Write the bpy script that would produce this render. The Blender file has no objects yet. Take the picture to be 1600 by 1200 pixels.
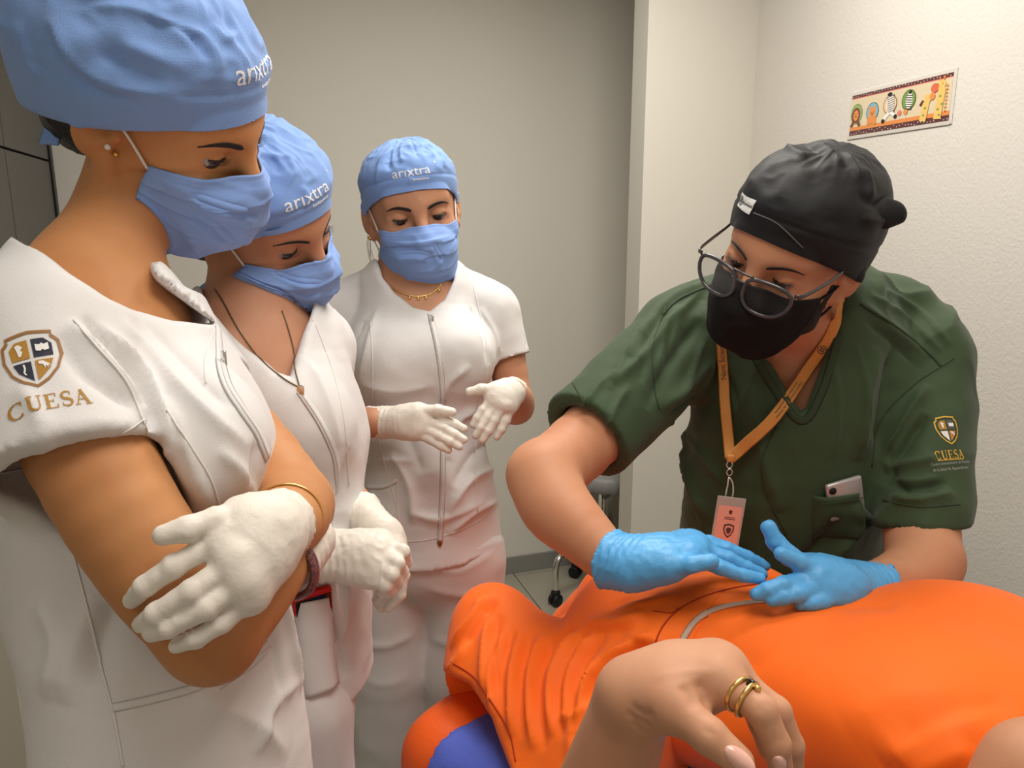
import bpy, bmesh, math, random
import numpy as np
from mathutils import Vector, Matrix
from mathutils.bvhtree import BVHTree

SC = bpy.context.scene
COL = SC.collection

# ------------------------------------------------------------------ camera, world, lights, exposure
FPX = 1209.0                      # focal length in pixels of the 1600x1200 frame
PITCH = math.radians(12.2)
CAMZ = 1.5
cam_d = bpy.data.cameras.new('camera')
cam_d.sensor_fit = 'HORIZONTAL'; cam_d.sensor_width = 36.0
cam_d.lens = 36.0 * FPX / 1600.0
cam_d.clip_start = 0.02
cam = bpy.data.objects.new('camera', cam_d)
COL.objects.link(cam)
cam.location = (0, 0, CAMZ)
cam.rotation_euler = (math.pi / 2 - PITCH, 0, 0)
SC.camera = cam

W = bpy.data.worlds.new('world'); SC.world = W
W.use_nodes = True
W.node_tree.nodes['Background'].inputs[0].default_value = (1.0, 0.93, 0.82, 1)
W.node_tree.nodes['Background'].inputs[1].default_value = 0.15

def area_light(name, loc, size, power, color, size_y=None):
    l = bpy.data.lights.new(name, 'AREA'); l.energy = power; l.color = color
    l.shape = 'RECTANGLE'; l.size = size; l.size_y = size_y or size
    o = bpy.data.objects.new(name, l); COL.objects.link(o)
    o.location = loc
    return o
KEYC = (1.0, 0.955, 0.88)
area_light('ceiling_panel_or_fill_light', (0.22, 1.62, 2.47), 0.7, 23, KEYC)
area_light('ceiling_panel_or_fill_light', (0.26, 0.42, 2.47), 0.7, 14, KEYC)
area_light('ceiling_panel_or_fill_light', (-0.95, -0.55, 2.47), 0.6, 5, KEYC)  # fill lamp added to brighten the nearest woman's side; no panel known there
SC.view_settings.view_transform = 'Standard'
SC.view_settings.look = 'None'
SC.view_settings.gamma = 1.0
SC.view_settings.use_curve_mapping = False
SC.view_settings.exposure = 0.0

# ------------------------------------------------------------------ pixel <-> space
CAMP = np.array([0.0, 0.0, CAMZ])
FWD = np.array([0.0, math.cos(PITCH), -math.sin(PITCH)])
DWN = np.array([0.0, -math.sin(PITCH), -math.cos(PITCH)])
RGT = np.array([1.0, 0.0, 0.0]); EZ = np.array([0, 0, 1.0])
def P(px, py, d):
    """point of the room seen at pixel (px, py), d metres along the view axis"""
    return CAMP + d * FWD + (px - 800.0) / FPX * d * RGT + (py - 600.0) / FPX * d * DWN
def pix(p):
    q = np.asarray(p) - CAMP
    d = q @ FWD
    return 800 + FPX * (q @ RGT) / d, 600 + FPX * (q @ DWN) / d, d
def V3(p):
    return P(*p) if len(p) == 3 and (abs(p[0]) > 8 or abs(p[1]) > 8) else np.array(p, float)

# ------------------------------------------------------------------ materials
MATS = {}
def mat(name, color, rough=0.6, bump=0.0, bscale=400.0, spec=0.4, metal=0.0, sss=0.0, sheen=0.0,
        vary=0.0, vscale=6.0, color2=None, alpha=1.0, trans=0.0, emit=0.0, wave=0.0, wscale=900.0):
    if name in MATS: return MATS[name]
    m = bpy.data.materials.new(name); m.use_nodes = True
    nt = m.node_tree; b = nt.nodes['Principled BSDF']
    c = tuple(color) + (1,)
    b.inputs['Base Color'].default_value = c
    b.inputs['Roughness'].default_value = rough
    b.inputs['Specular IOR Level'].default_value = spec
    b.inputs['Metallic'].default_value = metal
    if sss:
        b.inputs['Subsurface Weight'].default_value = sss
        b.inputs['Subsurface Radius'].default_value = (0.012, 0.005, 0.003)
        b.inputs['Subsurface Scale'].default_value = 0.6
    if sheen:
        b.inputs['Sheen Weight'].default_value = sheen
        b.inputs['Sheen Roughness'].default_value = 0.5
    if alpha < 1: b.inputs['Alpha'].default_value = alpha
    if trans: b.inputs['Transmission Weight'].default_value = trans
    tc = nt.nodes.new('ShaderNodeTexCoord')
    if vary or color2:
        n = nt.nodes.new('ShaderNodeTexNoise'); n.inputs['Scale'].default_value = vscale
        n.inputs['Detail'].default_value = 4
        nt.links.new(tc.outputs['Object'], n.inputs['Vector'])
        r = nt.nodes.new('ShaderNodeValToRGB')
        k2 = tuple(color2) if color2 else tuple(x * (1 - vary) for x in color)
        r.color_ramp.elements[0].position = 0.35; r.color_ramp.elements[0].color = k2 + (1,)
        r.color_ramp.elements[1].position = 0.65; r.color_ramp.elements[1].color = c
        nt.links.new(n.outputs['Fac'], r.inputs['Fac'])
        nt.links.new(r.outputs['Color'], b.inputs['Base Color'])
    last = None
    if bump:
        n = nt.nodes.new('ShaderNodeTexNoise'); n.inputs['Scale'].default_value = bscale
        n.inputs['Detail'].default_value = 3
        nt.links.new(tc.outputs['Object'], n.inputs['Vector'])
        bp = nt.nodes.new('ShaderNodeBump'); bp.inputs['Strength'].default_value = bump
        bp.inputs['Distance'].default_value = 0.002
        nt.links.new(n.outputs['Fac'], bp.inputs['Height'])
        last = bp
    if wave:
        w = nt.nodes.new('ShaderNodeTexWave'); w.inputs['Scale'].default_value = wscale
        w.inputs['Distortion'].default_value = 0.6
        nt.links.new(tc.outputs['Object'], w.inputs['Vector'])
        b2 = nt.nodes.new('ShaderNodeBump'); b2.inputs['Strength'].default_value = wave
        b2.inputs['Distance'].default_value = 0.001
        nt.links.new(w.outputs['Fac'], b2.inputs['Height'])
        if last: nt.links.new(last.outputs['Normal'], b2.inputs['Normal'])
        last = b2
    if last: nt.links.new(last.outputs['Normal'], b.inputs['Normal'])
    if emit:
        b.inputs['Emission Color'].default_value = c; b.inputs['Emission Strength'].default_value = emit
    MATS[name] = m
    return m
def srgb(r, g, b):
    f = lambda v: (v / 255 / 12.92) if v / 255 <= 0.04045 else ((v / 255 + 0.055) / 1.055) ** 2.4
    return (f(r), f(g), f(b))

# ------------------------------------------------------------------ objects
def mesh_data(name, V, F, m=None, smooth=True):
    me = bpy.data.meshes.new(name)
    V = np.ascontiguousarray(V, np.float32)
    me.vertices.add(len(V)); me.vertices.foreach_set('co', V.ravel())
    if isinstance(F, np.ndarray):
        n, k = F.shape
        me.loops.add(n * k); me.loops.foreach_set('vertex_index', np.ascontiguousarray(F, np.int32).ravel())
        me.polygons.add(n)
        me.polygons.foreach_set('loop_start', np.arange(0, n * k, k, dtype=np.int32))
        me.polygons.foreach_set('loop_total', np.full(n, k, np.int32))
    else:
        lt = [len(f) for f in F]
        me.loops.add(sum(lt)); me.loops.foreach_set('vertex_index', np.array([i for f in F for i in f], np.int32))
        me.polygons.add(len(F))
        me.polygons.foreach_set('loop_start', np.concatenate([[0], np.cumsum(lt)[:-1]]).astype(np.int32))
        me.polygons.foreach_set('loop_total', np.array(lt, np.int32))
    me.polygons.foreach_set('use_smooth', np.full(len(me.polygons), bool(smooth)))
    me.update(calc_edges=True); me.validate()
    if m is not None:
        for x in (m if isinstance(m, (list, tuple)) else [m]): me.materials.append(x)
    return me
def add(name, V, F, m=None, parent=None, smooth=True, label=None, mi=None):
    V = np.asarray(V, float)
    off = np.zeros(3)
    q = parent
    while q is not None:
        off = off + np.array(q.location); q = q.parent
    me = mesh_data(name, V - off, F, m, smooth)
    if mi is not None: me.polygons.foreach_set('material_index', np.asarray(mi, np.int32))
    o = bpy.data.objects.new(name, me); COL.objects.link(o)
    if parent is not None: o.parent = parent
    if label: o['label'] = label
    o['_v'] = 0
    del o['_v']
    return o
def thing(name, label, cat, loc=(0, 0, 0), group=None):
    o = bpy.data.objects.new(name, None); COL.objects.link(o)
    o.location = tuple(float(x) for x in loc)
    o.empty_display_size = 0.05
    tag(o, label, cat, group)
    return o
def tag(o, label, cat, group=None):
    o['label'] = label; o['category'] = cat
    if group: o['group'] = group
    return o
def struct(o):
    o['kind'] = 'structure'; return o

def merge(parts):
    """parts: list of (V, F list) -> one V, F"""
    Vs, Fs, n = [], [], 0
    for V, F in parts:
        V = np.asarray(V, float)
        Vs.append(V); Fs += [tuple(int(i) + n for i in f) for f in F]; n += len(V)
    return np.concatenate(Vs), Fs
def box(c, s, R=None, bev=0.0):
    """bevelled box, centre c, full sizes s"""
    bm = bmesh.new(); bmesh.ops.create_cube(bm, size=1.0)
    for v in bm.verts: v.co = Vector((v.co.x * s[0], v.co.y * s[1], v.co.z * s[2]))
    if bev: bmesh.ops.bevel(bm, geom=list(bm.edges), offset=bev, segments=2, affect='EDGES', profile=0.6)
    V = np.array([v.co[:] for v in bm.verts]); bm.verts.index_update()
    F = [tuple(v.index for v in f.verts) for f in bm.faces]; bm.free()
    if R is not None: V = V @ np.asarray(R).T
    return V + np.asarray(c), F
def spline(pts, n=6, closed=False):
    p = np.asarray(pts, float)
    if len(p) < 3 and not closed:
        t = np.linspace(0, 1, n + 1)[:, None]; return p[0] * (1 - t) + p[-1] * t
    out = []
    N = len(p)
    rng = range(N if closed else N - 1)
    for i in rng:
        if closed: a, b, c, d = p[(i - 1) % N], p[i], p[(i + 1) % N], p[(i + 2) % N]
        else:
            b, c = p[i], p[i + 1]
            a = p[i - 1] if i > 0 else 2 * b - c
            d = p[i + 2] if i + 2 < N else 2 * c - b
        for k in range(n):
            t = k / n
            out.append(0.5 * (2 * b + (c - a) * t + (2 * a - 5 * b + 4 * c - d) * t * t + (3 * b - a - 3 * c + d) * t ** 3))
    if not closed: out.append(p[-1])
    return np.array(out)
def sweep(path, r, seg=8, closed=False, caps=True, flat=None, up=None):
    """tube along a path; r scalar or per point; flat = (half width, half thickness) with up = surface normals -> ribbon"""
    p = np.asarray(path, float); n = len(p)
    r = np.broadcast_to(np.asarray(r, float), (n,))
    t = np.gradient(p, axis=0) if not closed else (np.roll(p, -1, 0) - np.roll(p, 1, 0))
    t /= np.linalg.norm(t, axis=1)[:, None] + 1e-12
    if up is None:
        u = np.zeros_like(p)
        a = np.array([0, 0, 1.0]) if abs(t[0][2]) < 0.9 else np.array([1.0, 0, 0])
        u[0] = a - t[0] * (a @ t[0]); u[0] /= np.linalg.norm(u[0])
        for i in range(1, n):
            q = u[i - 1] - t[i] * (u[i - 1] @ t[i]); u[i] = q / (np.linalg.norm(q) + 1e-12)
    else:
        u = np.asarray(up, float); u = u - t * np.sum(u * t, 1)[:, None]; u /= np.linalg.norm(u, axis=1)[:, None] + 1e-12
    w = np.cross(t, u)
    ang = np.arange(seg) / seg * 2 * math.pi
    ca, sa = np.cos(ang), np.sin(ang)
    if flat is None:
        V = p[:, None, :] + r[:, None, None] * (ca[None, :, None] * w[:, None, :] + sa[None, :, None] * u[:, None, :])
    else:
        hw = np.broadcast_to(np.asarray(flat[0], float), (n,))
        V = p[:, None, :] + hw[:, None, None] * ca[None, :, None] * w[:, None, :] + flat[1] * sa[None, :, None] * u[:, None, :]
    V = V.reshape(-1, 3)
    F = []
    for i in range(n if closed else n - 1):
        j = (i + 1) % n
        for k in range(seg):
            l = (k + 1) % seg
            F.append((i * seg + k, i * seg + l, j * seg + l, j * seg + k))
    if not closed and caps:
        F.append(tuple(reversed(range(seg)))); F.append(tuple((n - 1) * seg + k for k in range(seg)))
    return V, F
def ball(c, r, R=None, nu=16, nv=10):
    r = np.broadcast_to(np.asarray(r, float), (3,))
    V = [[0, 0, 1.0]]
    for i in range(1, nv):
        a = math.pi * i / nv
        for j in range(nu):
            b = 2 * math.pi * j / nu
            V.append([math.sin(a) * math.cos(b), math.sin(a) * math.sin(b), math.cos(a)])
    V.append([0, 0, -1.0])
    F = []
    for j in range(nu): F.append((0, 1 + j, 1 + (j + 1) % nu))
    for i in range(nv - 2):
        for j in range(nu):
            a, b = 1 + i * nu + j, 1 + i * nu + (j + 1) % nu
            F.append((a, a + nu, b + nu, b))
    e = len(V) - 1; s = 1 + (nv - 2) * nu
    for j in range(nu): F.append((s + j, e, s + (j + 1) % nu))
    V = np.array(V) * r
    if R is not None: V = V @ np.asarray(R).T
    return V + np.asarray(c), F
def lathe(prof, c=(0, 0, 0), seg=28, R=None):
    """profile [(r, z)] turned about z; closed at both ends when r = 0"""
    V, F = [], []
    n = len(prof)
    for r, z in prof:
        for k in range(seg):
            a = 2 * math.pi * k / seg
            V.append((r * math.cos(a), r * math.sin(a), z))
    for i in range(n - 1):
        for k in range(seg):
            l = (k + 1) % seg
            F.append((i * seg + k, i * seg + l, (i + 1) * seg + l, (i + 1) * seg + k))
    F.append(tuple(reversed(range(seg)))); F.append(tuple((n - 1) * seg + k for k in range(seg)))
    V = np.array(V)
    if R is not None: V = V @ np.asarray(R).T
    return V + np.asarray(c), F

# ------------------------------------------------------------------ implicit modelling
def ell(c, r, R=None, f=None):
    """ellipsoid primitive; R columns = local axes; f = (matrix, origin) head frame"""
    c = np.asarray(c, float); r = np.broadcast_to(np.asarray(r, float), (3,))
    M = np.eye(3) if R is None else np.asarray(R, float)
    if f is not None: c = f[0] @ c + f[1]; M = f[0] @ M
    ext = np.sqrt(((M * r) ** 2).sum(1))
    def fn(X, Y, Z):
        x, y, z = X - c[0], Y - c[1], Z - c[2]
        a = (M[0, 0] * x + M[1, 0] * y + M[2, 0] * z) / r[0]
        b = (M[0, 1] * x + M[1, 1] * y + M[2, 1] * z) / r[1]
        e = (M[0, 2] * x + M[1, 2] * y + M[2, 2] * z) / r[2]
        k0 = np.sqrt(a * a + b * b + e * e) + 1e-9
        k1 = np.sqrt((a / r[0]) ** 2 + (b / r[1]) ** 2 + (e / r[2]) ** 2) + 1e-9
        return k0 * (k0 - 1) / k1
    return (c - ext, c + ext, fn)
def seg(a, b, ra, rb, u=None, s=1.0):
    """tapered capsule; stretched by s along u"""
    a = np.asarray(a, float); b = np.asarray(b, float)
    ab = b - a; L2 = float(ab @ ab) + 1e-12
    R = max(ra, rb) * max(s, 1.0)
    if u is not None: u = np.asarray(u, float); u = u / np.linalg.norm(u)
    def fn(X, Y, Z):
        x, y, z = X - a[0], Y - a[1], Z - a[2]
        t = np.clip((x * ab[0] + y * ab[1] + z * ab[2]) / L2, 0, 1)
        dx, dy, dz = x - t * ab[0], y - t * ab[1], z - t * ab[2]
        q = dx * dx + dy * dy + dz * dz
        if u is not None:
            du = dx * u[0] + dy * u[1] + dz * u[2]
            q = q + du * du * (1.0 / (s * s) - 1)
        return np.sqrt(q + 1e-12) - (ra + t * (rb - ra))
    return (np.minimum(a, b) - R, np.maximum(a, b) + R, fn)
def flatcut(prim, p, n):
    """primitive cut by the plane through p, keeping the side opposite to n"""
    p = np.asarray(p, float); n = np.asarray(n, float); n = n / np.linalg.norm(n)
    g = prim[2]
    return (prim[0], prim[1], lambda X, Y, Z: np.maximum(g(X, Y, Z), (X - p[0]) * n[0] + (Y - p[1]) * n[1] + (Z - p[2]) * n[2]))
def notsame(prim, other, gap=0.0):
    """primitive minus another"""
    g, h = prim[2], other[2]
    return (prim[0], prim[1], lambda X, Y, Z: np.maximum(g(X, Y, Z), gap - h(X, Y, Z)))
def prism(pts, d0, depth):
    """convex pixel outline pushed from depth d0 away from the camera by `depth` metres"""
    q = [P(x, y, d0) for x, y in pts]; e = [P(x, y, d0 + depth) for x, y in pts]
    al = np.array(q + e); c = al.mean(0); pl = []
    for i in range(len(q)):
        j = (i + 1) % len(q)
        n = np.cross(q[j] - q[i], e[i] - q[i]); n /= np.linalg.norm(n)
        if n @ (c - q[i]) > 0: n = -n
        pl.append((q[i], n))
    pl += [(q[0], -FWD), (e[0], FWD)]
    def fn(X, Y, Z):
        d = None
        for p, n in pl:
            v = (X - p[0]) * n[0] + (Y - p[1]) * n[1] + (Z - p[2]) * n[2]
            d = v if d is None else np.maximum(d, v)
        return d
    return (al.min(0), al.max(0), fn)
def union(prims, k=0.0):
    lo = np.min([p[0] for p in prims], 0); hi = np.max([p[1] for p in prims], 0)
    def fn(X, Y, Z):
        d = None
        for p in prims:
            e = p[2](X, Y, Z)
            if d is None: d = e
            elif k > 0:
                h = np.maximum(k - np.abs(d - e), 0) / k; d = np.minimum(d, e) - h * h * k * 0.25
            else: d = np.minimum(d, e)
        return d
    return (lo, hi, fn)
class Shape:
    def __init__(s): s.ops = []
    def a(s, prim, k=0.0): s.ops.append(('a', prim, k)); return s
    def sub(s, prim, k=0.0): s.ops.append(('s', prim, k)); return s
    def cut(s, p, n): s.ops.append(('c', (np.asarray(p, float), np.asarray(n, float) / np.linalg.norm(n)), 0)); return s
    def tube(s, pts, k=0.0, u=None, sc=1.0, n=3, kin=None):
        """pts: [(point, radius)] ; smooth chain"""
        q = np.array([list(V3(p)) + [r] for p, r in pts])
        q = spline(q, n) if len(q) > 2 else q
        for i in range(len(q) - 1):
            s.ops.append(('a', seg(q[i][:3], q[i + 1][:3], q[i][3], q[i + 1][3], u, sc), k if i == 0 else (kin if kin is not None else min(k, 0.3 * q[i][3]) * 0.4)))
        return s
    def mesh(s, h):
        adds = [o[1] for o in s.ops if o[0] == 'a']
        lo = np.min([p[0] for p in adds], 0) - 3 * h - 0.012; hi = np.max([p[1] for p in adds], 0) + 3 * h + 0.012
        n = np.ceil((hi - lo) / h).astype(int) + 1
        ax = [(lo[i] + h * np.arange(n[i])).astype(np.float32) for i in range(3)]
        D = np.full(n, 0.1, np.float32)
        for op, prim, k in s.ops:
            if op == 'c':
                p, nn = prim
                pl = (ax[0][:, None, None] - p[0]) * nn[0] + (ax[1][None, :, None] - p[1]) * nn[1] + (ax[2][None, None, :] - p[2]) * nn[2]
                np.maximum(D, pl.astype(np.float32), out=D); continue
            m = k + 3 * h
            i0 = np.clip(np.floor((prim[0] - m - lo) / h).astype(int), 0, n); i1 = np.clip(np.ceil((prim[1] + m - lo) / h).astype(int) + 1, 0, n)
            if np.any(i1 <= i0): continue
            sl = tuple(slice(i0[i], i1[i]) for i in range(3))
            e = prim[2](ax[0][sl[0]][:, None, None], ax[1][sl[1]][None, :, None], ax[2][sl[2]][None, None, :]).astype(np.float32)
            d = D[sl]
            if op == 'a':
                if k > 0:
                    g = np.maximum(k - np.abs(d - e), 0) / k; D[sl] = np.minimum(d, e) - g * g * k * 0.25
                else: D[sl] = np.minimum(d, e)
            else:
                e = -e
                if k > 0:
                    g = np.maximum(k - np.abs(d - e), 0) / k; D[sl] = np.maximum(d, e) + g * g * k * 0.25
                else: D[sl] = np.maximum(d, e)
        return nets(D, lo, h)
def nets(D, lo, h):
    S = D < 0
    n = np.array(D.shape)
    corner = [(i, j, k) for i in (0, 1) for j in (0, 1) for k in (0, 1)]
    cs = lambda c: tuple(slice(c[i], n[i] - 1 + c[i]) for i in range(3))
    anyi = np.zeros(n - 1, bool); alli = np.ones(n - 1, bool)
    for c in corner:
        q = S[cs(c)]; anyi |= q; alli &= q
    act = anyi & ~alli
    I = np.argwhere(act)
    idx = np.full(n - 1, -1, np.int32); idx[act] = np.arange(len(I))
    vals = {c: D[I[:, 0] + c[0], I[:, 1] + c[1], I[:, 2] + c[2]] for c in corner}
    acc = np.zeros((len(I), 3)); cnt = np.zeros(len(I))
    for a in range(3):
        for c in corner:
            if c[a]: continue
            e = list(c); e[a] = 1; e = tuple(e)
            va, vb = vals[c], vals[e]
            x = (va < 0) != (vb < 0)
            t = np.where(x, va / np.where(x, va - vb, 1), 0)
            q = np.tile(np.array(c, float), (len(I), 1)); q[:, a] = t
            acc += q * x[:, None]; cnt += x
    V = (I + acc / cnt[:, None]) * h + lo
    Q = []
    for a in range(3):
        s0 = [slice(None)] * 3; s1 = [slice(None)] * 3
        s0[a] = slice(0, n[a] - 1); s1[a] = slice(1, n[a])
        A, B = S[tuple(s0)], S[tuple(s1)]
        E = np.argwhere(A != B)
        b, c = (a + 1) % 3, (a + 2) % 3
        ok = (E[:, b] > 0) & (E[:, c] > 0) & (E[:, b] < n[b] - 1) & (E[:, c] < n[c] - 1)
        E = E[ok]
        ins = A[E[:, 0], E[:, 1], E[:, 2]]
        def at(db, dc):
            k = E.copy(); k[:, b] += db; k[:, c] += dc
            return idx[k[:, 0], k[:, 1], k[:, 2]]
        q = np.stack([at(-1, -1), at(0, -1), at(0, 0), at(-1, 0)], 1)
        q[~ins] = q[~ins][:, ::-1]
        Q.append(q)
    F = np.concatenate(Q)
    return V, F[(F >= 0).all(1)]
def vnormals(V, F):
    a = V[F[:, 2]] - V[F[:, 0]]; b = V[F[:, 3]] - V[F[:, 1]]
    fn = np.cross(a, b)
    N = np.zeros_like(V)
    for k in range(4): np.add.at(N, F[:, k], fn)
    return N / (np.linalg.norm(N, axis=1)[:, None] + 1e-12)
def relax(V, F, it=2, w=0.5):
    for _ in range(it):
        s = np.zeros_like(V); c = np.zeros(len(V))
        for k in range(4):
            j = (k + 1) % 4
            np.add.at(s, F[:, k], V[F[:, j]]); np.add.at(s, F[:, j], V[F[:, k]])
            np.add.at(c, F[:, k], 1); np.add.at(c, F[:, j], 1)
        V = V * (1 - w) + w * s / c[:, None]
    return V
def bvh(V, F):
    return BVHTree.FromPolygons([tuple(v) for v in V.tolist()], [tuple(f) for f in (F.tolist() if isinstance(F, np.ndarray) else F)])
def hit(T, px, py):
    """where the sight line of a pixel meets a mesh -> point, normal"""
    d = P(px, py, 1.0) - CAMP; d /= np.linalg.norm(d)
    h = T.ray_cast(Vector(CAMP), Vector(d))
    if h[0] is None:
        q = P(px, py, 1.0); best = None
        for dd in np.linspace(0.3, 2.0, 60):
            n = T.find_nearest(Vector(P(px, py, dd)))
            if n[0] is not None and (best is None or n[3] < best[3]): best = n
        h = best
    return np.array(h[0]), np.array(h[1])
def trace(T, pts, n=8):
    """pixel polyline laid onto a mesh -> points, normals"""
    q = spline(np.array(pts, float), n) if len(pts) > 2 else spline(np.array(pts, float), n * 2)
    r = [hit(T, x, y) for x, y in q]
    return np.array([a for a, b in r]), np.array([b for a, b in r])
_rng = np.random.RandomState(7)
_G = _rng.rand(32, 32, 32).astype(np.float32)
def noise(Vx, scale, seed=0):
    p = Vx * scale + seed * 7.31
    i = np.floor(p).astype(int); f = p - i; f = f * f * (3 - 2 * f)
    out = 0
    for c in [(a, b, d) for a in (0, 1) for b in (0, 1) for d in (0, 1)]:
        w = np.prod(np.where(np.array(c) == 1, f, 1 - f), 1)
        out = out + w * _G[(i[:, 0] + c[0]) % 32, (i[:, 1] + c[1]) % 32, (i[:, 2] + c[2]) % 32]
    return out * 2 - 1
def crease(V, F, folds, T=None):
    """folds: [(pixel polyline, width m, height m)] ridges (+) and valleys (-) laid on the surface"""
    N = vnormals(V, F); T = T or bvh(V, F)
    D = np.zeros(len(V))
    for pts, w, amp in folds:
        pp, _ = trace(T, pts, 5)
        lo, hi = pp.min(0) - 3 * w, pp.max(0) + 3 * w
        m = np.where(np.all((V > lo) & (V < hi), 1))[0]
        if not len(m): continue
        best = np.full(len(m), 1e9); tt = np.zeros(len(m)); L = len(pp) - 1
        for i in range(L):
            a, b = pp[i], pp[i + 1]; ab = b - a; l2 = ab @ ab + 1e-12
            if l2 > 0.01: continue
            q = V[m] - a; t = np.clip(q @ ab / l2, 0, 1)
            d = ((q - t[:, None] * ab) ** 2).sum(1)
            s = d < best; best[s] = d[s]; tt[s] = (i + t[s]) / L
        taper = np.clip(np.minimum(tt, 1 - tt) * 5, 0.0, 1) ** 0.7
        D[m] += amp * taper * np.exp(-(np.sqrt(best) / (.72 * w)) ** 1.4)
    return V + N * D[:, None]
def ribbon_on(T, pts, half, thick=0.0007, lift=0.0004, n=8):
    p, nn = trace(T, pts, n)
    return sweep(p + nn * lift, 1, 6, flat=(half, thick), up=nn)
def cord_on(T, pts, r, n=8, lift=0.0):
    p, nn = trace(T, pts, n)
    return sweep(p + nn * lift, r, 6, up=nn)

def text_mesh(s, size, bold=0.0, serif=False, extrude=0.0):
    c = bpy.data.curves.new('lettering', 'FONT'); c.body = s; c.size = size; c.offset = bold
    c.align_x = 'CENTER'; c.align_y = 'CENTER'; c.resolution_u = 3
    o = bpy.data.objects.new('lettering', c); COL.objects.link(o)
    bpy.context.view_layer.update()
    me = bpy.data.meshes.new_from_object(o.evaluated_get(bpy.context.evaluated_depsgraph_get()))
    bm = bmesh.new(); bm.from_mesh(me)
    bmesh.ops.remove_doubles(bm, verts=bm.verts, dist=1e-6)
    bmesh.ops.triangulate(bm, faces=bm.faces)
    V = np.array([v.co[:] for v in bm.verts]); bm.verts.index_update()
    F = [tuple(v.index for v in f.verts) for f in bm.faces]
    bm.free(); bpy.data.objects.remove(o); bpy.data.meshes.remove(me); bpy.data.curves.remove(c)
    return V, F
def poly2d(pts): 
    return np.array([(x, y, 0) for x, y in pts], float), [tuple(range(len(pts)))]
def subdivide(V, F, maxlen):
    bm = bmesh.new()
    vs = [bm.verts.new(v) for v in V]
    for f in F:
        try: bm.faces.new([vs[i] for i in f])
        except ValueError: pass
    bmesh.ops.triangulate(bm, faces=bm.faces)
    for _ in range(5):
        e = [x for x in bm.edges if x.calc_length() > maxlen]
        if not e: break
        bmesh.ops.subdivide_edges(bm, edges=e, cuts=1)
        bmesh.ops.triangulate(bm, faces=[f for f in bm.faces if len(f.verts) > 3])
    V = np.array([v.co[:] for v in bm.verts]); bm.verts.index_update()
    F = [tuple(v.index for v in f.verts) for f in bm.faces]; bm.free()
    return V, F
def decal(T, V, F, px, py, ang=0.0, sx=1.0, sy=1.0, lift=0.0008, maxlen=0.004, upmode=False):
    """lay a flat design (metres, y up) onto a mesh where pixel (px, py) meets it, turned by ang in the picture plane"""
    c, n = hit(T, px, py)
    V, F = subdivide(V, F, maxlen)
    r = RGT - n * (RGT @ n); r /= np.linalg.norm(r); u = np.cross(n, r)
    if upmode:
        u = EZ - n * (EZ @ n); u /= np.linalg.norm(u); r = np.cross(u, n)
    ca, sa = math.cos(ang), math.sin(ang)
    out = []
    for v in V:
        x, y = v[0] * sx, v[1] * sy
        x, y = x * ca - y * sa, x * sa + y * ca
        q = c + r * x + u * y
        h = T.ray_cast(Vector(q + n * 0.05), Vector(-n), 0.12)
        out.append((np.array(h[0]) + np.array(h[1]) * lift) if h[0] is not None else q)
    return np.array(out), F
# ------------------------------------------------------------------ shared builders for heads, caps, masks, hands
SKIN = {}
def skin(name, c, c2=None):
    return mat(name, c, rough=0.56, bump=0.07, bscale=1100, spec=0.3, sss=0.12, color2=c2, vscale=9)
M_CAP = mat('blue nonwoven', srgb(126, 160, 218), rough=0.75, bump=0.35, bscale=900, sheen=0.15, spec=0.25)
M_MASK = mat('blue pleated nonwoven', srgb(132, 164, 224), rough=0.7, bump=0.3, bscale=1100, sheen=0.1, spec=0.25)
M_LOOP = mat('white elastic', (0.75, 0.73, 0.70), rough=0.7)
M_WHITE = mat('white twill', (0.69, 0.665, 0.655), rough=0.75, bump=0.22, bscale=1100, sheen=0.12, spec=0.25)
M_GLOVE = mat('white latex', (0.76, 0.70, 0.62), rough=0.48, bump=0.2, bscale=260, spec=0.4, sss=0.05)
M_HAIR = mat('dark hair', (0.012, 0.009, 0.008), rough=0.5, bump=0.5, bscale=200)
M_PRINT = mat('white print', (0.85, 0.86, 0.88), rough=0.7)
M_GOLD = mat('gold', (0.80, 0.52, 0.18), rough=0.28, metal=1.0)
M_SCLERA = mat('shaded eye white', (0.30, 0.24, 0.21), rough=0.25, spec=0.6)  # white of the eye toned down, its shade put into the colour
M_IRIS = mat('dark brown iris', (0.03, 0.014, 0.008), rough=0.12, spec=0.8)
M_LASH = mat('lashes', (0.012, 0.008, 0.007), rough=0.6)
M_BLACKCLOTH = mat('black knit', (0.008, 0.008, 0.009), rough=0.6, bump=0.2, bscale=900, sheen=0.03, spec=0.25)

def frame(px, py, d, yaw, pitch, roll, scale=1.0):
    y, p, r = [math.radians(a) for a in (yaw, pitch, roll)]
    lx = np.array([-math.cos(y), -math.sin(y), 0.0]); ly = np.array([math.sin(y), -math.cos(y), 0.0]); lz = np.array([0, 0, 1.0])
    ly, lz = math.cos(p) * ly - math.sin(p) * lz, math.cos(p) * lz + math.sin(p) * ly
    lx, lz = math.cos(r) * lx - math.sin(r) * lz, math.cos(r) * lz + math.sin(r) * lx
    return (np.stack([lx, ly, lz], 1), P(px, py, d))
def loc(f, x, y, z): return f[0] @ np.array([x, y, z]) + f[1]
def locs(f, A): return np.asarray(A, float) @ f[0].T + f[1]

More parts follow.
